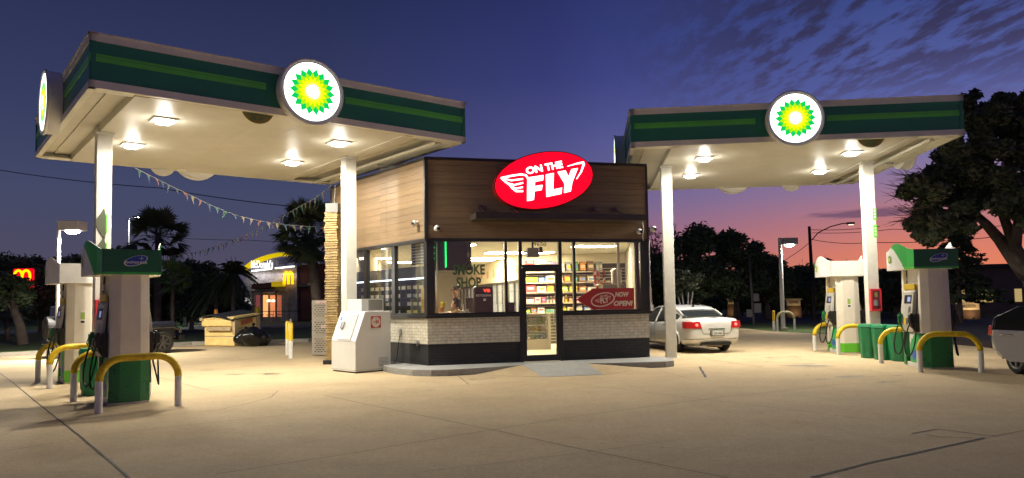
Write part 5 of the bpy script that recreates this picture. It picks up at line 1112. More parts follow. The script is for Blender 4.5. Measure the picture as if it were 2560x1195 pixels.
    mb = MB(); mb.tube([(-2.40, -.56, .93), (-2.46, -.50, .70), (-2.45, -.44, .60), (-2.45, .44, .60), (-2.46, .50, .70), (-2.40, .56, .93)], .006, 6); mb.box(-2.30, -2.24, -.1, .1, 1.092, 1.10); mb.obj('boot_seam', dark, t)
    mb = MB(); mb.box(-2.47, -2.40, -.28, .28, .745, .765); mb.obj('boot_trim', chrome, t); mb = MB(); mb.tube([(-2.10, -.93, .44), (-2.38, -.78, .44), (-2.475, -.5, .44), (-2.485, 0, .44), (-2.475, .5, .44), (-2.38, .78, .44), (-2.10, .93, .44)], .008, 6); mb.obj('bumper_crease', dark, t)
    mb = MB(); mb.blob((-.98, 0, 1.45), (.08, .02, .04), 10, amp=0); mb.obj('antenna', dark, t, smooth=True)
    for s in (-1, 1):
        for xx in (-.9, .08):
            mb = MB(); mb.tube([(xx, s*.945, .86), (xx+.06, s*.97, .865), (xx+.17, s*.97, .865), (xx+.2, s*.945, .86)], .012, 6); 
            if not (open_door and s < 0 and xx < 0): mb.obj('door_handle', chrome, t, smooth=True)
        mb = MB(); mb.blob((.72, s*1.0, .98), (.07, .1, .06), 12, amp=0); mb.obj('mirror', paint, t, smooth=True)
        mb = MB(); mb.tube([(-.02, s*.934, .3), (-.02, s*.938, .6), (-.02, s*.925, .93)], .004, 5); mb.tube([(1.05, s*.934, .3), (1.05, s*.938, .6), (1.05, s*.925, .9)], .004, 5); mb.obj('door_seam', dark, t)
        mb = MB(); mb.blob((2.2, s*.62, .68), (.2, .16, .08), 14, amp=0); mb.obj('headlamp', M('lamp_clear', (.6, .6, .6), .1), t, smooth=True)
    rim = M('alloy', (.5, .49, .46), .3, .7)
    for x in (-1.38, 1.38):
        for s in (-1, 1):
            wheel(t, x, s*.81, .335, .215, s, rim)
            mb = MB(); mb.tube([(x+.40*math.cos(a), s*.925, .34+.40*math.sin(a)) for a in [math.pi*i/20 for i in range(-1, 22)]], .022, 8); mb.obj('arch_lip', paint, t, smooth=True)
    mb = MB(); mb.box(-1.0, 1.0, -.8, .8, .2, .3); mb.box(-.9, .6, -.6, .6, .3, .6); mb.obj('underbody', black, t)
    if open_door:
        # hinged at its front edge (x=.06), swung out to the right (-y)
        dh = Matrix.Translation((.06, -.94, 0)) @ Matrix.Rotation(R_(52), 4, 'Z')
        mb = MB(); mb.T = dh; mb.face([(-1.0, .55), (-.8, .34), (0, .32), (0, .93), (-1.05, .96), (-1.06, .75)], -.03, .05); dr = mb.obj('rear_door', paint, t, bevel=.015)
        mb = MB(); mb.T = dh; mb.tube([(0, .0, .93), (-.04, .06, 1.38), (-.6, .06, 1.40), (-1.0, .02, 1.18), (-1.05, .0, .95)], .022, 8); mb.obj('window_frame', black, dr)
        mb = MB(); mb.T = dh; mb.face([(-.02, .93), (-.06, 1.37), (-.6, 1.39), (-.98, 1.17), (-1.03, .95)], .02, .026); mb.obj('window', M('car_glass', (.02, .022, .02), .06), dr)
        mb = MB(); mb.T = dh; mb.tube([(-.92, -.03, .86), (-.88, -.06, .865), (-.74, -.06, .865), (-.70, -.03, .86)], .013, 6); mb.obj('handle', chrome, dr)
    return t
silver = M('car_silver', (.62, .61, .56), .28, .15, coat=.8)
a82 = R_(104)                                            # heading: forwards points a little left of straight away
sd = sedan('silver-white saloon car parked behind the white canopy column, tail lamps glowing', (0, 0, 0), a82, silver)
fwd = Vector((math.cos(a82), math.sin(a82), 0)); lft = Vector((-fwd.y, fwd.x, 0))
rl = G(1690, 880); sd.location = (rl + fwd*(1.38*.9) - lft*(.85*.9)); sd.location.z = 0
a2 = R_(-94); sd2 = sedan('silver car at the right edge with its rear door open', (0, 0, 0), a2, silver, open_door=True, name='saloon_car')
fwd2 = Vector((math.cos(a2), math.sin(a2), 0)); lft2 = Vector((-fwd2.y, fwd2.x, 0)); rr = G(2530, 935)
sd2.location = rr + fwd2*(1.38*.9) + lft2*(.88*.9) + Vector((.1, 0, 0)); sd2.location.z = 0
# dark off-roader
aj = R_(90-43.7); fj = Vector((math.cos(aj), math.sin(aj), 0)); lj = Vector((-fj.y, fj.x, 0)); fwj = G(405, 883)
t = thing('off_road_car', 'black boxy off-roader half hidden behind the left-hand pumps, spare wheel at its back', 'car', (0, 0, 0), aj, None, .9)
t.location = fwj - fj*1.3*.9 + lj*.85*.9; t.location.z = 0
bk = M('jeep_black', (.012, .012, .014), .25, coat=.6)
mb = MB(); mb.box(-2.0, .75, -.78, .78, .5, 1.15); mb.obj('tub', bk, t, bevel=.05)
mb = MB(); mb.side([(-.62, .55), (.62, .55), (.6, 1.08), (.4, 1.17), (-.4, 1.17), (-.6, 1.08)], .75, 1.92); mb.obj('hood', bk, t, bevel=.04)
mb = MB(); mb.face([(-2.0, 1.15), (.72, 1.15), (.42, 1.78), (-1.95, 1.80)], -.72, .72); mb.obj('hard_top', bk, t, bevel=.04)
for x0, x1 in ((-1.85, -.95), (-.85, -.1), (-.05, .5)):
    mb = MB(); mb.box(x0, x1, -.73, -.722, 1.2, 1.66); mb.obj('side_window', M('car_glass', (.02, .022, .02), .06), t)
for x in (-1.3, 1.3):
    for s in (-1, 1):
        wheel(t, x, s*.82, .40, .27, s, M('dark_alloy', (.12, .12, .12), .35, .8), 7)
        mb = MB(); mb.tube([(x-.62, s*.86, .72), (x-.45, s*.86, .95), (x+.42, s*.86, .96), (x+.62, s*.86, .86), (x+.66, s*.86, .74)], .06, 8); mb.box(x-.45, x+.45, min(s*.62, s*.9), max(s*.62, s*.9), .93, .97); mb.obj('fender', bk, t)
mb = MB(); mb.box(1.95, 2.15, -.8, .8, .45, .65); mb.obj('bumper', black, t, bevel=.03); mb = MB(); mb.box(-2.2, -2.0, -.7, .7, .45, .6); mb.obj('bumper', black, t, bevel=.03)
mb = MB(); mb.m = 0; mb.tube([(-2.02, 0, 1.05), (-2.28, 0, 1.05)], .39, 24); mb.m = 1; mb.tube([(-2.29, 0, 1.05), (-2.25, 0, 1.05)], .2, 16); mb.obj('spare_wheel', [rubber, dark], t, bevel=.03)
for s in (-1, 1):
    mb = MB(); mb.box(-2.05, -1.98, s*.7-.06, s*.7+.06, .85, 1.05); mb.m = 1; mb.box(-2.055, -1.99, s*.7-.05, s*.7+.05, .72, .84); mb.obj('tail_lamp', [EM('amber_lit', (1, .4, .02), 3.), EM('clear_lit', (.9, .9, .85), 2.)], t)
    mb = MB(); mb.blob((.55, s*.95, 1.22), (.05, .1, .08), 12, amp=0); mb.obj('mirror', M('mirror_shell', (.3, .29, .26), .4), t, smooth=True)
    mb = MB(); mb.box(1.9, 1.99, s*.8-.05, s*.8+.05, .84, .9); mb.obj('marker_lamp', M('marker_clear', (.6, .5, .35), .2), t)
mb = MB(); mb.box(1.925, 1.95, -.3, .3, .65, 1.05); mb.obj('grille', dark, t)

# ---------------------------------------------------------------- lamp posts, poles and wires
def lamp_post(label, base, hgt, kind, power, arm=(.5, 0), r=.07):
    t = thing('lamp_post', label, 'street lamp', base, 0)
    mb = MB(); mb.tube([(0, 0, 0), (0, 0, hgt)], r, 12, r*.8); mb.obj('pole', M('pole_pale', (.55, .53, .5), .4), t, auto=60)
    mb = MB(); mb.box(-.18, .18, -.18, .18, 0, .12); mb.obj('base', walkm, t)
    ax, az_ = arm
    if kind == 'box':
        mb = MB(); mb.box(.1, .75, -.25, .25, hgt-.32, hgt-.02); mb.box(-.05, .12, -.04, .04, hgt-.2, hgt-.1); hd_ = mb.obj('head', M('head_grey', (.4, .38, .38), .4), t, bevel=.02)
        mb = MB(); mb.blob((.43, 0, hgt-.33), (.22, .18, .1), 14, amp=0); mb.obj('lens', bulb, hd_, smooth=True); lamp('lamp_light', (.43, 0, hgt-.5), .4, power*.5, (1, .935, .81), parent=t); l_ = bpy.data.lights.new('lamp_spread', 'SPOT'); l_.energy = power*2; l_.spot_size = R_(172); l_.spot_blend = .1; l_.shadow_soft_size = .15; l_.color = (1, .935, .81); o_ = bpy.data.objects.new('lamp_spread', l_); C.objects.link(o_); o_.location = (.43, 0, hgt-.46); o_.parent = t
    else:
        mb = MB(); mb.tube([(0, 0, hgt), (ax*.5, 0, hgt+.12+az_), (ax, 0, hgt+.14+az_)], r*.5, 8); mb.box(ax-.1, ax+.5, -.16, .16, hgt+.08+az_, hgt+.2+az_); hd_ = mb.obj('head', M('head_grey', (.4, .38, .38), .4), t)
        mb = MB(); mb.box(ax, ax+.45, -.14, .14, hgt+.02+az_, hgt+.078+az_); mb.obj('lens', bulb, hd_); lamp('lamp_light', (ax+.2, 0, hgt-.06+az_), .3, power, (.9, 1, .95), parent=t)
    return t
pb = G(1958, 826); lamp_post('square-headed lamp on a pale pole inside the arched guard', pb, 4.25, 'box', 170, r=.1)
hoop('worn arched guard round the pale lamp post', G(1944, 828), G(1987, 828), hgt=.85, group=None, r=.05, paint=False)
q = D(181, 575, 23); bl_ = lamp_post('very bright square-headed lamp on a white pole behind the far left-hand pump', (q.x-.42, 23, 0), q.z+.3, 'box', 700, r=.065)
q = D(322, 548, 70); lamp_post('distant lamp high above the palms left of the pennants', (q.x, 70, 0), q.z, 'arm', 300, arm=(.6, .1), r=.08)
q = D(463, 662, 58); lamp_post('slim lamp post among the dark trees left of the dumpster', (q.x, 58, 0), q.z, 'arm', 300, arm=(-.25, 0), r=.1)
# street pole with a curved arm
q0 = D(2036, 800, 48); q1 = D(2023, 566, 48); t = thing('utility_pole', 'leaning dark utility pole with a long curved lamp arm', 'pole', (q0.x, 48, 0), 0)
dkw = M('pole_wood', (.04, .032, .028), .9); mb = MB(); mb.tube([(0, 0, 0), (q1.x-q0.x, 0, q1.z)], .14, 10, .09); mb.obj('mast', dkw, t)
mb = MB(); A1 = [D(x, y, 48) for x, y in ((2030, 600), (2045, 582), (2075, 567), (2105, 559), (2118, 558))]; mb.tube([(a.x-q0.x, 0, a.z) for a in A1], .035, 8); mb.box(A1[-1].x-q0.x, A1[-1].x-q0.x+.45, -.1, .1, A1[-1].z-.08, A1[-1].z+.06); mb.obj('lamp_arm', dkw, t); mb = MB(); e_ = A1[-1]; mb.box(e_.x-q0.x+.1, e_.x-q0.x+.4, -.07, .07, e_.z-.12, e_.z-.085); mb.obj('lens', EM('lens_soft', (1, .8, .6), 1.5), t)
q0 = G(1884, 810); t = thing('utility_pole', 'slim pole with meter boxes in front of the dark trees', 'pole', (q0.x, q0.y, 0), 0); mb = MB(); mb.tube([(0, 0, 0), (-.12, 0, 3.95)], .08, 10, .06); mb.obj('mast', M('pole_grey', (.1, .085, .08), .8), t)
mb = MB(); mb.box(-.02, .32, -.2, -.08, 1.3, 1.75); mb.box(.0, .42, -.2, -.08, .65, 1.2); mb.box(-.45, -.1, -.2, -.1, .4, .85); mb.obj('meter_box', M('meter_grey', (.16, .15, .14), .6), t, bevel=.02)
def wire(label, pts, r=.012, sag=0):
    P = []
    for a, b in zip(pts, pts[1:]):
        for i in range(12): u = i/12; c = a.lerp(b, u); c.z -= sag*4*u*(1-u); P.append(c)
    P.append(pts[-1]); o = P[0].copy(); mb = MB(); mb.tube([p-o for p in P], r, 5); ob = mb.obj('overhead_wire', M('wire_black', (.02, .02, .02), .7), None, o); tag(ob, label, 'wire', None)
wire('overhead wire crossing the sky behind the left-hand canopy', [D(-60, 415, 45), D(400, 470, 40), D(880, 528, 36)], .022, .15)
wire('lower overhead wire towards the burger restaurant', [D(380, 590, 60), D(620, 600, 60), D(860, 606, 60)], .02, .1)
wire('upper wire running right from the leaning utility pole', [D(2024, 574, 48), D(2200, 566, 45)], .02, .1)
wire('lower wire running right from the leaning utility pole', [D(2026, 598, 48), D(2180, 606, 44), D(2560, 584, 36)], .02, .15)
wire('slanting wire running down left from the leaning utility pole', [D(2024, 606, 48), D(1975, 642, 50), D(1900, 690, 52)], .02, .05)
wire('top wire crossing the orange sky on the far right', [D(2030, 582, 48), D(2230, 573, 44), D(2560, 560, 38)], .018, .1)
# strings of pennants
def pennants(label, pts, n, sz, seed):
    P = []
    L_ = [(b-a).length for a, b in zip(pts, pts[1:])]; tot = sum(L_); o = pts[0].copy(); rr_ = random.Random(seed)
    def atu(d):
        for a, b, l in zip(pts, pts[1:], L_):
            if d <= l: return a.lerp(b, d/l)
            d -= l
        return pts[-1].copy()
    t = thing('pennant_string', label, 'pennants', o, 0); mb = MB(); mb.tube([atu(tot*i/40)-o for i in range(41)], .006, 5); mb.obj('cord', white, t)
    for i in range(n):
        c = atu(tot*(i+.5)/n)-o; dv = (atu(min(tot, tot*(i+.5)/n+.2))-o-c).normalized(); s = sz*rr_.uniform(.8, 1.15); sw = Vector((rr_.uniform(-.35, .35), rr_.uniform(-.4, .4), -1)).normalized()
        a, b = c-dv*s*.32, c+dv*s*.32; e = c+sw*s; f = (c+sw*s*.5)+Vector((0, rr_.uniform(-.05, .05), 0))
        cn = rr_.choice(['white', 'white', 'cream', 'pink', 'blue', 'green'])
        mb = MB(); mb.add([a, b, f+dv*s*.12, e, f-dv*s*.12], [(0, 1, 2, 3, 4)]); ob = mb.obj('pennant', M('flag_'+cn, {'white': (.6, .6, .56), 'cream': (.6, .55, .38), 'pink': (.6, .32, .28), 'blue': (.2, .32, .42), 'green': (.16, .35, .3)}[cn], .8), t); so = ob.modifiers.new('s', 'SOLIDIFY'); so.thickness = .003
Y = lambda f, a, b: a+(b-a)*f
pennants('string of coloured pennants from the canopy back down to the stone pillar', [D(x, y, Y(i/9, 17.2, 24)) for i, (x, y) in enumerate(((338, 420), (390, 446), (430, 466), (480, 490), (530, 514), (590, 538), (650, 552), (710, 561), (770, 566), (815, 568)))], 24, .22, 3)
pennants('denser string of pale pennants rising from behind the near pump to the canopy corner', [D(x, y, Y(i/9, 36, 21.6)) for i, (x, y) in enumerate(((396, 646), (440, 638), (490, 630), (545, 614), (600, 594), (660, 566), (705, 542), (750, 516), (795, 490), (828, 464)))], 40, .31, 4)

# ---------------------------------------------------------------- restaurant beyond the grass (left)
BY = 72.0
def X(px, py=700, Yd=BY): return D(px, py, Yd).x
def Zz(px, py, Yd=BY): return D(px, py, Yd).z
bo = D(610, 800, BY); rb = thing('burger_restaurant', 'burger restaurant with a yellow arch roofline and stone front beyond the grass', 'restaurant', (bo.x, BY, 0), 0)
def pxb(px, py, d=0): q = D(px, py, BY); return (q.x-bo.x, q.z)
stone = M('restaurant_stone', (.34, .31, .29), .9, noise=.45, nscale=2.2, bump=1, bscale=3)
mar = M('maroon_wall', (.13, .045, .03), .8, noise=.15, nscale=1)
def poly(mb, pts, y0, y1): mb.face([pxb(*p) for p in pts], y0, y1)
mb = MB(); poly(mb, [(612, 806), (742, 803), (742, 664), (634, 672), (612, 680)], 0, 8); mb.obj('stone_wall', stone, rb)
mb = MB(); poly(mb, [(744, 802), (840, 800), (840, 655), (744, 662)], .6, 9); mb.obj('maroon_wall', mar, rb)
mb = MB(); poly(mb, [(742, 718), (840, 714), (840, 706), (742, 710)], .3, .6); mb.m = 1; poly(mb, [(768, 713), (800, 712), (800, 708), (768, 708)], .2, .3); mb.obj('canopy_band', [black, M('band_grey', (.35, .35, .33), .5)], rb)
ya = EM('arch_yellow_lit', (.8, .58, .0), .55)
mb = MB(); T_ = [(612, 668), (630, 655), (650, 645), (675, 637), (700, 632), (725, 632), (748, 637)]; Bt = [(748, 643), (725, 640), (700, 641), (675, 647), (650, 656.5), (630, 667), (612, 684)]
n = len(T_)
for i in range(n-1): mb.face([pxb(*T_[i]), pxb(*T_[i+1]), pxb(*Bt[n-2-i]), pxb(*Bt[n-1-i])], -.5, .1)
mb.obj('roof_arch', ya, rb)
mb = MB(); poly(mb, [(612, 690), (628, 686), (628, 665), (612, 672)], -.4, 0); mb.m = 1; poly(mb, [(694, 664), (760, 652), (772, 640), (762, 636), (694, 650)], -.6, -.1); mb.m = 2; poly(mb, [(758, 655), (774, 657), (778, 644), (770, 637)], -.3, .4)
for x in (683, 716): mb.m = 1; poly(mb, [(x, 664), (x+4, 663), (x+4, 638), (x, 638)], -.3, -.1)
poly(mb, [(630, 677), (742, 664), (742, 662), (630, 674)], -.7, -.3)
mb.obj('roof_panel', [white, M('panel_silver', (.45, .46, .52), .35), M('panel_worn', (.12, .18, .15), .6)], rb)
mb = MB(); xa, za = pxb(638, 671); xb2, zb2 = pxb(692, 668); text(mb, "McDonald's", xa, xb2, pxb(640, 672)[1], pxb(640, 652)[1], -1.0, th=.15, bold=.035)
mb.obj('lettering', EM('letters_lit', (1, 1, .95), 1.1), rb)
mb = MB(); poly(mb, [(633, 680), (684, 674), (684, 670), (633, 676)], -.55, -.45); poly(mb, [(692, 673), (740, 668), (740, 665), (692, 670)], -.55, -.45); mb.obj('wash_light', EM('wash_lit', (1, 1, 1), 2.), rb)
for px in (645, 670, 705, 730): q = pxb(px, 678); lamp('wash_lamp', (q[0], -.5, q[1]-.25), 1.2, 8, (.95, .93, 1), shape='RECTANGLE', size2=.2, rot=(R_(25), 0, 0), parent=rb)
def arch_m(mb, cx, z0, z1, w_, y0, y1, th):
    for s in (-1, 1):
        pts = []
        for i in range(13): u = i/12; a = math.pi*(1-u); pts.append((cx+s*w_*.25+w_*.25*math.cos(a), z0+(z1-z0)*math.sin(a)**.55))
        mb.ribbon(pts, th, y0, y1)
ym = EM('arches_lit', (1, .55, .0), 1.1)
mb = MB(); z0 = pxb(724, 710)[1]; z1 = pxb(724, 680)[1]; x0 = pxb(724, 700)[0]; arch_m(mb, x0, z0, z1, .8, -.5, -.3, .18); mb.obj('arches_logo', ym, rb)
mb = MB(); poly(mb, [(637, 722), (688, 719), (688, 706), (637, 711)], -.9, 0); mb.obj('fascia_band', mar, rb)
mb = MB(); poly(mb, [(687, 717), (714, 716), (714, 704), (687, 705)], -1.0, 0); mb.obj('entrance_block', EM('block_yellow_lit', (.75, .52, .0), .3), rb)
mb = MB(); poly(mb, [(648, 733), (712, 730), (712, 727), (648, 729)], -2.2, -.1); mb.obj('trellis', M('trellis_brown', (.2, .14, .12), .7), rb)
for x in (651, 672, 706): mb = MB(); poly(mb, [(x, 800), (x+3, 800), (x+3, 730), (x, 730)], -2.2, -2.0); mb.obj('trellis_post', M('trellis_warm', (.35, .18, .1), .7), rb)
for x0_, x1_, c, s in ((640, 650, (.25, .06, .06), .5), (658, 670, (1, .42, .14), .8), (676, 690, (.9, .3, .12), .55), (692, 704, (.5, .14, .07), .45)):
    mb = MB(); poly(mb, [(x0_, 792), (x1_, 792), (x1_, 738), (x0_, 738)], -.05, -.01); mb.obj('lit_window', M('restaurant_glow_%d' % x0_, c, .6, emit=s, noise=.5, nscale=.8), rb)
for x in (677, 688):
    mb = MB(); q = pxb(x, 752); mb.blob((q[0], -.6, q[1]), (.2, .2, .12), 12, amp=0); mb.obj('globe_lamp', EM('globe_lit', (1, .85, .5), 2.), rb, smooth=True)
for x0_, x1_ in ((612, 618), (622, 628)): mb = MB(); poly(mb, [(x0_, 790), (x1_, 790), (x1_, 745), (x0_, 745)], -.06, -.01); mb.obj('lit_window', M('poster_glow', (.6, .55, .5), .5, emit=.35), rb)
# outdoor tables behind a rail
t = thing('patio_table_set', 'thin metal tables and rail in front of the restaurant windows', 'tables', (X(675, 795, 68), 68, -.02), 0); mb = MB()
for x in (-.9, .0, .9): mb.tube([(x-.35, 0, .75), (x+.35, 0, .75)], .03, 6); mb.tube([(x-.25, 0, 0), (x-.25, 0, .75)], .02, 6); mb.tube([(x+.25, 0, 0), (x+.25, 0, .75)], .02, 6)
mb.obj('table', M('patio_steel', (.3, .3, .3), .4, .5), t); mb = MB(); mb.tube([(-1.3, .4, 1.05), (3.6, .4, 1.05)], .03, 6); [mb.tube([(x/2-1.3, .4, 0), (x/2-1.3, .4, 1.05)], .015, 5) for x in range(11)]; mb.obj('rail', black, t)
# tall roadside sign
q = D(57, 800, 45); t = thing('roadside_sign', 'red glowing roadside sign with yellow arches on a pale pole', 'sign', (q.x, 45, 0), 0); zc = D(57, 697, 45).z
mb = MB(); mb.box(-.62, .62, -.12, .12, zc-.6, zc+.62); mb.obj('sign_box', EM('sign_box_red_lit', (.9, .0, .01), .9), t, bevel=.1)
mb = MB(); arch_m(mb, 0, zc-.05, zc+.5, .95, -.16, -.125, .13); mb.obj('arches_logo', EM('arches_bright', (1, .6, .0), 1.3), t)
mb = MB(); text(mb, "McDonald's", -.5, .5, zc-.38, zc-.2, -.125, th=.01, bold=.03); mb.obj('lettering', EM('letters_pink', (1, .35, .3), .9), t)
mb = MB(); mb.box(-.42, -.1, -.08, .08, 0, zc-.6); mb.box(-.45, .3, -.06, .06, zc-2.0, zc-.62) ; mb.obj('post', M('sign_post_grey', (.35, .33, .33), .5), t)

# ---------------------------------------------------------------- trees and plants
def leafm(n, c): return M(n, c, .75, noise=.45, nscale=1.5)
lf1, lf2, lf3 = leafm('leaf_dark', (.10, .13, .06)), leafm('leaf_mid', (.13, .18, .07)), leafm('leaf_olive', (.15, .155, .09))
bark = M('bark', (.16, .12, .09), .9, noise=.4, nscale=4, bump=.8, bscale=14)
def leaves(mb, rg, c, r, n, s, flat=.8):
    for _ in range(n):
        while True:
            v = Vector((rg.uniform(-1, 1), rg.uniform(-1, 1), rg.uniform(-1, 1)))
            if v.length <= 1: break
        v = v*(.55+.45*rg.random()); p = Vector(c)+Vector((v.x*r, v.y*r, v.z*r*flat)); a = Vector((rg.gauss(0, 1), rg.gauss(0, 1), rg.gauss(0, .6))).normalized(); b = a.cross(Vector((rg.gauss(0, 1), rg.gauss(0, 1), rg.gauss(0, 1)))).normalized(); k = s*rg.uniform(.6, 1.3)
        mb.m = 0 if rg.random() < .6 else 1
        mb.add([p-a*k, p+b*k*.45, p+a*k, p-b*k*.45], [(0, 1, 2, 3)])
def tree(name, label, x, y, H, Rw, trunk_h, n, seed, mats=(None, None), leaf=.16, clumps=26, z0=-.03, lean=(0, 0), flat=.75, bare=0, tr=.16, group=None, limb_seed=0):
    rg = random.Random(seed); t = thing(name, label, 'tree', (x, y, z0), 0, group)
    cz = (H+trunk_h)/2; rz_ = (H-trunk_h)/2; cl = []
    for i in range(clumps):
        a = rg.uniform(0, 6.283); u = rg.uniform(-.9, 1); rr_ = math.sqrt(max(0, 1-u*u))*rg.uniform(.45, .95)
        cl.append(Vector((lean[0]+Rw*rr_*math.cos(a), lean[1]+Rw*rr_*math.sin(a), cz+rz_*u*.85)))
    mb = MB(); top = Vector((lean[0]*.5, lean[1]*.5, trunk_h*1.0)); mb.tube([(0, 0, 0), (lean[0]*.15, lean[1]*.15, trunk_h*.5), top], [tr*1.25, tr, tr*.8], 10)
    for c in cl[:max(7, clumps//2)]:
        m1 = top.lerp(c, .45)+Vector((rg.uniform(-.3, .3), rg.uniform(-.3, .3), rg.uniform(0, .4))); mb.tube([top-Vector((0, 0, .1)), m1, c], [tr*.5, tr*.28, tr*.06], 6)
    for i in range(bare):
        c = rg.choice(cl); d = (c-top).normalized(); e = c+d*Rw*rg.uniform(.25, .55); mb.tube([c, c.lerp(e, .5)+Vector((rg.uniform(-.2, .2), 0, rg.uniform(-.1, .2))), e], [tr*.07, tr*.05, .006], 4)
        for k2 in range(4): f = c.lerp(e, rg.uniform(.3, .9)); mb.tube([f, f+Vector((rg.uniform(-.5, .5), rg.uniform(-.3, .3), rg.uniform(-.2, .5)))*Rw*.22], [tr*.035, .004], 4)
    mb.obj('trunk', bark, t, smooth=True)
    mb = MB(); per = int(n*1.7)//clumps
    for c in cl: leaves(mb, rg, c, Rw*rg.uniform(.3, .55), int(per*rg.uniform(.6, 1.5)), leaf)
    mb.obj('crown', [mats[0] or lf1, mats[1] or lf2], t)
    return t
def palm(label, x, y, H, Rc, tr, seed, nf=46, mats=None, lean=0, group=None, z0=-.03, kind='fan'):
    rg = random.Random(seed); t = thing('palm_tree', label, 'tree', (x, y, z0), 0, group)
    mb = MB(); mb.tube([(0, 0, 0), (lean*.3, 0, H*.4), (lean, 0, H)], [tr*1.15, tr, tr*.85], 12)
    for i in range(int(H/.12)): pass
    mb.obj('trunk', bark, t, smooth=True)
    c0 = Vector((lean, 0, H)); mb = MB()
    for i in range(nf):
        a = rg.uniform(0, 6.283); el_ = rg.uniform(-.9, 1.35); d = Vector((math.cos(a)*math.cos(el_), math.sin(a)*math.cos(el_), math.sin(el_))); L1 = Rc*rg.uniform(.45, .62)
        tip = c0+d*L1+Vector((0, 0, -.12*L1*(1-el_))); mb.m = 0; mb.tube([c0, tip], [.022, .012], 4)
        if kind == 'fan':
            b = d.cross(Vector((rg.gauss(0, .3), rg.gauss(0, .3), 1))).normalized(); mb.m = 0 if el_ < .1 else 1
            for k2 in range(15):
                q = -1.25+2.5*k2/14; f = (d*math.cos(q)+b*math.sin(q)).normalized(); e = tip+f*Rc*rg.uniform(.38, .5)+Vector((0, 0, -Rc*.1*abs(q)-Rc*.05)); s_ = f.cross(d.cross(b)).normalized()*Rc*.03
                m1 = tip.lerp(e, .55); mb.add([tip, m1+s_, e, m1-s_], [(0, 1, 2, 3)])
        else:
            sp_ = [c0+d*(Rc*u)+Vector((0, 0, -Rc*.55*u*u)) for u in [k2/9 for k2 in range(10)]]; mb.tube(sp_, [.025]*9+[.006], 4); sdv = d.cross(Vector((0, 0, 1))).normalized()
            for k2 in range(1, 10):
                for s in (-1, 1):
                    for h2 in (0, .5):
                        p_ = sp_[k2].lerp(sp_[max(0, k2-1)], h2); e = p_+sdv*s*Rc*.3*(1-.05*k2)+Vector((0, 0, -Rc*.16))+d*Rc*.1; mb.m = 1 if rg.random() < .4 else 0; mb.add([p_, p_.lerp(e, .5)+d*Rc*.03, e, p_.lerp(e, .5)-d*Rc*.03], [(0, 1, 2, 3)])
    mb.obj('crown', list(mats or (lf1, lf2)), t)
    return t
# left side
q = D(772, 575, 34); palm('big fan palm with a thick leaning trunk between the restaurant and the stone pillar', D(800, 800, 34).x, 34, q.z, 1.75, .24, 5, 90, lean=q.x-D(800, 800, 34).x)
q = D(395, 600, 46); palm('shaggy fan palm behind the near pump crown', q.x, 46, q.z+.3, 2.1, .2, 6, 70)
q = D(432, 690, 40); palm('small fan palm with lamplight painted into its bright green fronds', q.x, 40, q.z, 1.15, .1, 7, 50, (M('palm_painted_light', (.16, .26, .07), .6), M('palm_painted_light2', (.2, .32, .1), .6)))  # lamplight on this palm is put into its brighter leaf colours
q = D(583, 690, 42); palm('feathery palm left of the restaurant', q.x, 42, q.z+.3, 1.35, .1, 8, 40, kind='feather')
q = D(540, 720, 44); palm('second dark feathery palm left of the restaurant', q.x, 44, q.z+.2, 1.5, .1, 18, 36, kind='feather')
for lab, px, Yd, top, R_w, th_, n, sd3 in [('dark round tree behind the roadside sign', 20, 60, 640, 2.6, 1.2, 6000, 1), ('dark bushy tree right of the roadside sign', 105, 50, 632, 2.0, 1.0, 5000, 2), ('dark tree between the left-hand pumps', 210, 56, 640, 2.4, 1.0, 4000, 12), ('dark tree behind the near left-hand pump', 320, 58, 625, 2.5, 1.0, 4000, 3), ('dense dark tree behind the off-roader', 410, 52, 690, 2.0, .8, 5000, 4), ('dense dark tree left of the dumpster', 480, 50, 655, 1.9, .8, 6000, 5), ('low dark tree above the dumpster', 560, 54, 700, 1.7, .7, 5000, 13)]:
    q = D(px, top, Yd); tree('broadleaf_tree', lab, q.x, Yd, q.z, R_w, th_, n, sd3+40, leaf=.2, clumps=30, tr=.14, group='dark trees beyond the left-hand grass')
q = D(58, 855, 34); t_ = tree('crooked_tree', 'crooked dark tree trunk leaning under the roadside sign', D(58, 850, 33).x, 33, 3.0, 1.3, 1.6, 1800, 71, leaf=.14, clumps=14, lean=(-.9, 0), tr=.2)
q = D(20, 760, 38); palm('drooping fan palm at the far left edge', q.x, 38, 2.0, 1.3, .12, 21, 40)
# hedge and tree line closing the horizon on both sides
def hedge(name, label, pts, hgt, dep, n, seed, mats=(lf1, lf2), leaf=.28):
    rg = random.Random(seed); o = pts[0]; t = thing(name, label, 'hedge', (o.x, o.y, -.03), 0); mb = MB(); core = MB()
    for a, b in zip(pts, pts[1:]):
        d = b-a; l = d.length; m_ = max(2, int(l/1.0))
        for i in range(m_):
            c = a.lerp(b, i/m_)-o; hh = hgt*rg.uniform(.65, 1.05); leaves(mb, rg, (c.x, c.y, hh*.5), dep, int(n*l/m_), leaf, flat=hh*.5/dep)
            core.tube([(c.x, c.y, 0), (c.x+rg.uniform(-.2, .2), c.y, hh*.7)], [.09, .03], 6)
    mb.obj('foliage', list(mats), t); core.obj('stem', bark, t)
hedge('tree_belt', 'long dark belt of far trees behind the left-hand grass', [Vector((-62, 80, 0)), Vector((-40, 86, 0)), Vector((-33, 88, 0))], 4.2, 1.6, 260, 1, leaf=.5)
hedge('tree_belt', 'dark thicket between the left trees and the restaurant', [Vector((D(250, 700, 66).x, 66, 0)), Vector((D(600, 700, 66).x, 66, 0))], 3.4, 1.3, 330, 2, leaf=.4)
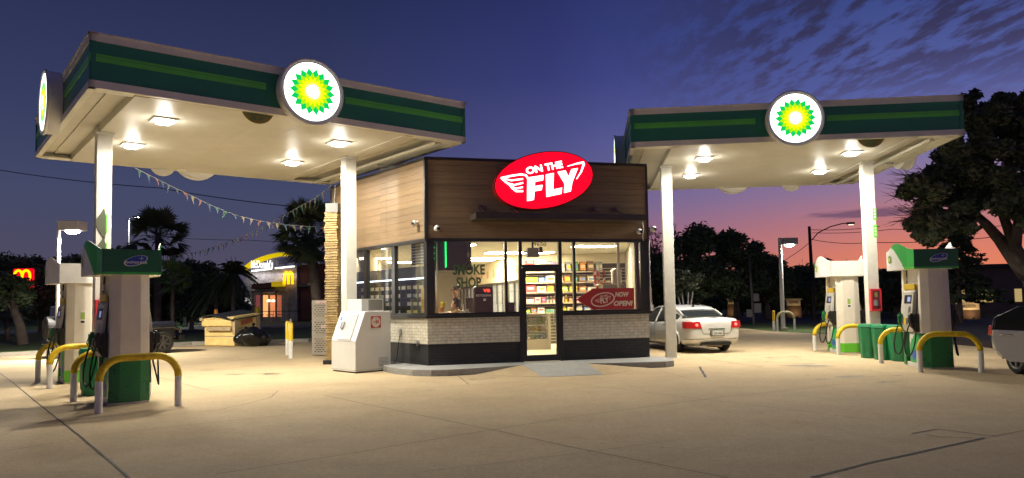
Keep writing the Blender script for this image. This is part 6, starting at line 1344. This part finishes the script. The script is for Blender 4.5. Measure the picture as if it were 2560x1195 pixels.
# right side
for lab, px, Yd, top, R_w, th_, n, sd3, fl in [('broad dark tree whose crown rises behind the silver car', 1735, 46, 572, 2.3, 1.1, 9000, 1, 1), ('dark tree next to the slim meter pole', 1835, 48, 582, 2.0, 1.3, 8000, 2, 1), ('dark tree between the canopy column and the store', 1655, 50, 640, 2.1, .8, 5000, 3, 1), ('smaller tree right of the slim meter pole', 1915, 52, 645, 1.9, 1.2, 4500, 4, 1), ('low dark tree behind the square-headed lamp', 1985, 60, 665, 2.3, .8, 5000, 5, 1), ('dark tree behind the leaning utility pole', 2070, 62, 668, 2.4, .9, 5000, 6, 1), ('dark tree behind the far right-hand pump', 2150, 58, 665, 2.4, .9, 5000, 7, 1), ('dark tree behind the right-hand canopy column', 2235, 52, 680, 2.2, .8, 5000, 8, 1)]:
    q = D(px, top, Yd); tree('broadleaf_tree', lab, q.x, Yd, q.z, R_w, th_, n, sd3+80, leaf=.17, clumps=34, tr=.2, bare=6, group='dark trees across the street on the right')
q = D(1640, 520, 58); tree('bare_tree', 'thin bare-branched tree showing between the store and the column', q.x, 58, q.z, 1.6, 4.0, 500, 33, leaf=.12, clumps=16, bare=50, tr=.22)
q = D(1712, 740, 36); t_ = thing('white_trunk_shrub', 'multi-stemmed shrub with pale trunks behind the silver car', 'shrub', (q.x, 36, -.03), 0); mb = MB(); [mb.tube([(0, 0, 0), (a*.5, 0, .9), (a, .1, 1.9)], [.07, .06, .03], 8) for a in (-.35, -.12, .2, .42)]; mb.obj('trunk', M('pale_bark', (.42, .4, .37), .8, noise=.3, nscale=6), t_, smooth=True)
mb = MB(); rgx = random.Random(4); [leaves(mb, rgx, (rgx.uniform(-.7, .7), 0, rgx.uniform(1.7, 3.0)), .45, 110, .1) for _ in range(10)]; mb.obj('crown', [lf1, M('leaf_pale', (.2, .22, .15), .5)], t_)
for i, (px, top) in enumerate(((2010, 652), (2060, 640), (2120, 648), (2160, 655))):
    q = D(px, top, 64); palm('distant palm silhouette, %s of the four above the tree line' % ('first from the left', 'second', 'third', 'last')[i], q.x, 64, q.z-.8, 1.5, .12, 50+i, 26, kind='feather', group='distant palms on the right')
# the big oak on the right, with spreading limbs
ok = D(2600, 720, 27); t = thing('oak_tree', 'huge dark oak filling the right edge, limbs spreading over the canopy end', 'tree', (ok.x, 27, -.03), 0)
def O(px, py, dy=0): q = D(px, py, 27+dy); return Vector((q.x-ok.x, dy, q.z+.03))
mb = MB()
for pts, r0, r1 in [([(2610, 800), (2598, 740), (2585, 700), (2560, 660)], .42, .34), ([(2570, 690), (2530, 640), (2500, 600), (2465, 560), (2440, 535)], .30, .12), ([(2560, 665), (2538, 620), (2520, 570), (2500, 520), (2470, 450), (2430, 400)], .26, .05), ([(2538, 620), (2545, 560), (2560, 500), (2580, 400), (2590, 300)], .2, .05), ([(2440, 537), (2400, 520), (2350, 510), (2300, 520), (2265, 530)], .11, .03), ([(2500, 520), (2450, 480), (2400, 440), (2360, 400)], .1, .03), ([(2520, 570), (2480, 500), (2480, 400), (2450, 300), (2440, 250)], .1, .03), ([(2560, 500), (2520, 420), (2510, 330), (2500, 260)], .1, .03), ([(2465, 560), (2430, 580), (2380, 570), (2320, 560)], .09, .02), ([(2590, 660), (2640, 560), (2700, 450)], .25, .08)]:
    P = [O(x, y, (i*37 % 5-2)*.25 if i > 1 else 0) for i, (x, y) in enumerate(pts)]; mb.tube(P, [r0+(r1-r0)*i/(len(P)-1) for i in range(len(P))], 10)
rgo = random.Random(22)
for i in range(70):                                       # bare twigs at the left rim
    s = O(rgo.uniform(2265, 2330), rgo.uniform(430, 560), rgo.uniform(-1, 1)); e = s+Vector((rgo.uniform(-1.1, -.2), rgo.uniform(-.3, .3), rgo.uniform(-.3, .4))); mb.tube([s, s.lerp(e, .5)+Vector((0, 0, rgo.uniform(-.08, .12))), e], [.02, .012, .004], 4); f = s.lerp(e, .5); mb.tube([f, f+Vector((rgo.uniform(-.4, 0), 0, rgo.uniform(-.25, .3)))], [.01, .003], 4)
mb.obj('trunk', bark, t, smooth=True)
mb = MB(); cl_px = []
for px, py, r in [(2300, 470, 38), (2320, 520, 40), (2290, 560, 26), (2350, 560, 40), (2350, 440, 42), (2330, 600, 24), (2390, 480, 50), (2400, 540, 40), (2420, 420, 45), (2380, 390, 40), (2440, 330, 40), (2420, 270, 26), (2412, 240, 14), (2440, 235, 10), (2470, 270, 28), (2460, 370, 42), (2500, 300, 40), (2480, 440, 45), (2520, 380, 45), (2500, 245, 16), (2530, 260, 26), (2550, 310, 40), (2560, 400, 50), (2540, 460, 45), (2580, 250, 24), (2600, 350, 60), (2600, 460, 60), (2440, 500, 30), (2500, 500, 36), (2555, 530, 30), (2610, 560, 50), (2380, 350, 26), (2260, 480, 18), (2300, 590, 16), (2640, 300, 60), (2650, 450, 70), (2365, 620, 16), (2420, 570, 18), (2680, 600, 60), (2425, 300, 30), (2450, 420, 40), (2340, 480, 36), (2580, 300, 50), (2530, 330, 40), (2375, 560, 36), (2400, 500, 40), (2520, 440, 46)]:
    for k2 in range(3):
        c = O(px+rgo.uniform(-.5, .5)*r, py+rgo.uniform(-.5, .5)*r, rgo.uniform(-2.4, 2.4)); leaves(mb, rgo, c, r*.0155*rgo.uniform(.6, 1.1), int(r*17), .115)
mb.obj('crown', [lf1, lf3], t)
q = D(2405, 545, 40); t = thing('conifer_tree', 'dark layered conifer behind the near right-hand pump', 'tree', (D(2400, 780, 40).x, 40, -.03), 0); hC = q.z
mb = MB(); mb.tube([(0, 0, 0), (0, 0, hC)], .16, 8, .02); mb.obj('trunk', bark, t); mb = MB(); rgc = random.Random(8)
for i in range(120):
    u = (i/120)**.9; z = hC-u*(hC-1.2); a = rgc.uniform(0, 6.28); r = (.3+u*2.1)*rgc.uniform(.6, 1.05); e = Vector((math.cos(a)*r, math.sin(a)*r, z-.1*r)); 
    for k2 in range(4): leaves(mb, rgc, Vector((0, 0, z+.1)).lerp(e, .35+.2*k2), .24, 26, .11, .45)
mb.obj('crown', [lf1, lf2], t)
hedge('tree_belt', 'low dark hedge across the street on the right', [D(1500, 760, 70).xy.to_3d(), D(2350, 760, 66).xy.to_3d(), D(2800, 760, 60).xy.to_3d()], 3.0, 1.2, 200, 4, leaf=.4)
# far house with warm lit walls, and lit monument signs
q = D(2420, 760, 58); hs = thing('far_house', 'low dark building across the street with warm lit wall panels', 'building', (q.x, 58, -.03), R_(-8))
mb = MB(); mb.box(-1.2, 9, 0, 6, 0, 3.6); mb.obj('wall', M('house_wall', (.16, .13, .1), .8, noise=.2, nscale=1), hs); mb = MB(); mb.box(-1.5, 9.4, -.5, 6.4, 3.6, 3.85); mb.obj('roof', M('house_roof', (.06, .05, .045), .7), hs)
for x, w_ in ((-.9, .7), (.5, 1.3), (3.4, .5), (4.4, 1.2), (6.3, .6)):
    mb = MB(); mb.box(x, x+w_, -.04, -.001, .9, 1.9); mb.obj('lit_window', M('house_glow', (.5, .38, .15), .6, emit=.32, ecol=(1, .72, .28), noise=.4, nscale=1.5), hs)
def monument(label, px, py, Yd, w_, h_, txt, pw):
    q = D(px, py, Yd); z = q.z; t = thing('monument_sign', label, 'sign', (q.x, Yd, -.03), R_(-6))
    mb = MB(); mb.box(-w_/2-.05, w_/2+.05, -.1, .14, 0, z-h_/2); mb.obj('base', mulch, t); mb = MB(); mb.box(-w_/2, w_/2, -.12, .15, z-h_/2, z+h_/2); mb.box(-w_/2-.1, w_/2+.1, -.16, .2, z+h_/2, z+h_/2+.12); mb.obj('wall', M('monument_stone', (.42, .34, .24), .8, noise=.2, nscale=3), t)
    mb = MB(); text(mb, txt, -w_*.32, w_*.32, z-.06, z+.14, -.125, th=.02, bold=.02); mb.obj('lettering', M('letter_brown', (.08, .05, .03), .6), t)
    mb = MB(); mb.box(w_*.1-.08, w_*.1+.08, -.62, -.5, 0, .12); mb.obj('uplight', dark, t); lamp('uplight_lamp', (w_*.1, -.56, .2), .12, pw, (1, .72, .35), rot=(R_(180-40), 0, 0), parent=t)
monument('lit stone monument sign in front of the low dark building', 2418, 766, 46, 1.3, .36, 'MADISON', 9)
monument('small lit monument sign left of the leaning pole', 1983, 756, 56, 1.0, .42, 'OAKS', 7)
monument('smallest lit monument sign behind the silver car', 1828, 754, 62, .6, .36, 'OAKS', 5)
for i, (px, py, Yd) in enumerate(((1876, 745, 58), (2130, 742, 58), (2490, 752, 44), (2530, 755, 44))):
    q = D(px, py, Yd); t = thing('garden_uplight', 'small warm garden uplight, %s of four along the far verge' % ('first from the left', 'second', 'third', 'last')[i], 'light', (q.x, Yd, -.03), 0); mb = MB(); mb.tube([(0, 0, 0), (0, 0, .16)], .07, 10); mb.obj('can', dark, t); mb = MB(); mb.tube([(0, 0, .16), (0, 0, .17)], .06, 10); mb.obj('lens', EM('uplight_lit', (1, .75, .4), 8.), t); lamp('uplight_lamp', (0, 0, .25), .1, 14, (1, .75, .42), rot=(R_(165), 0, 0), parent=t)
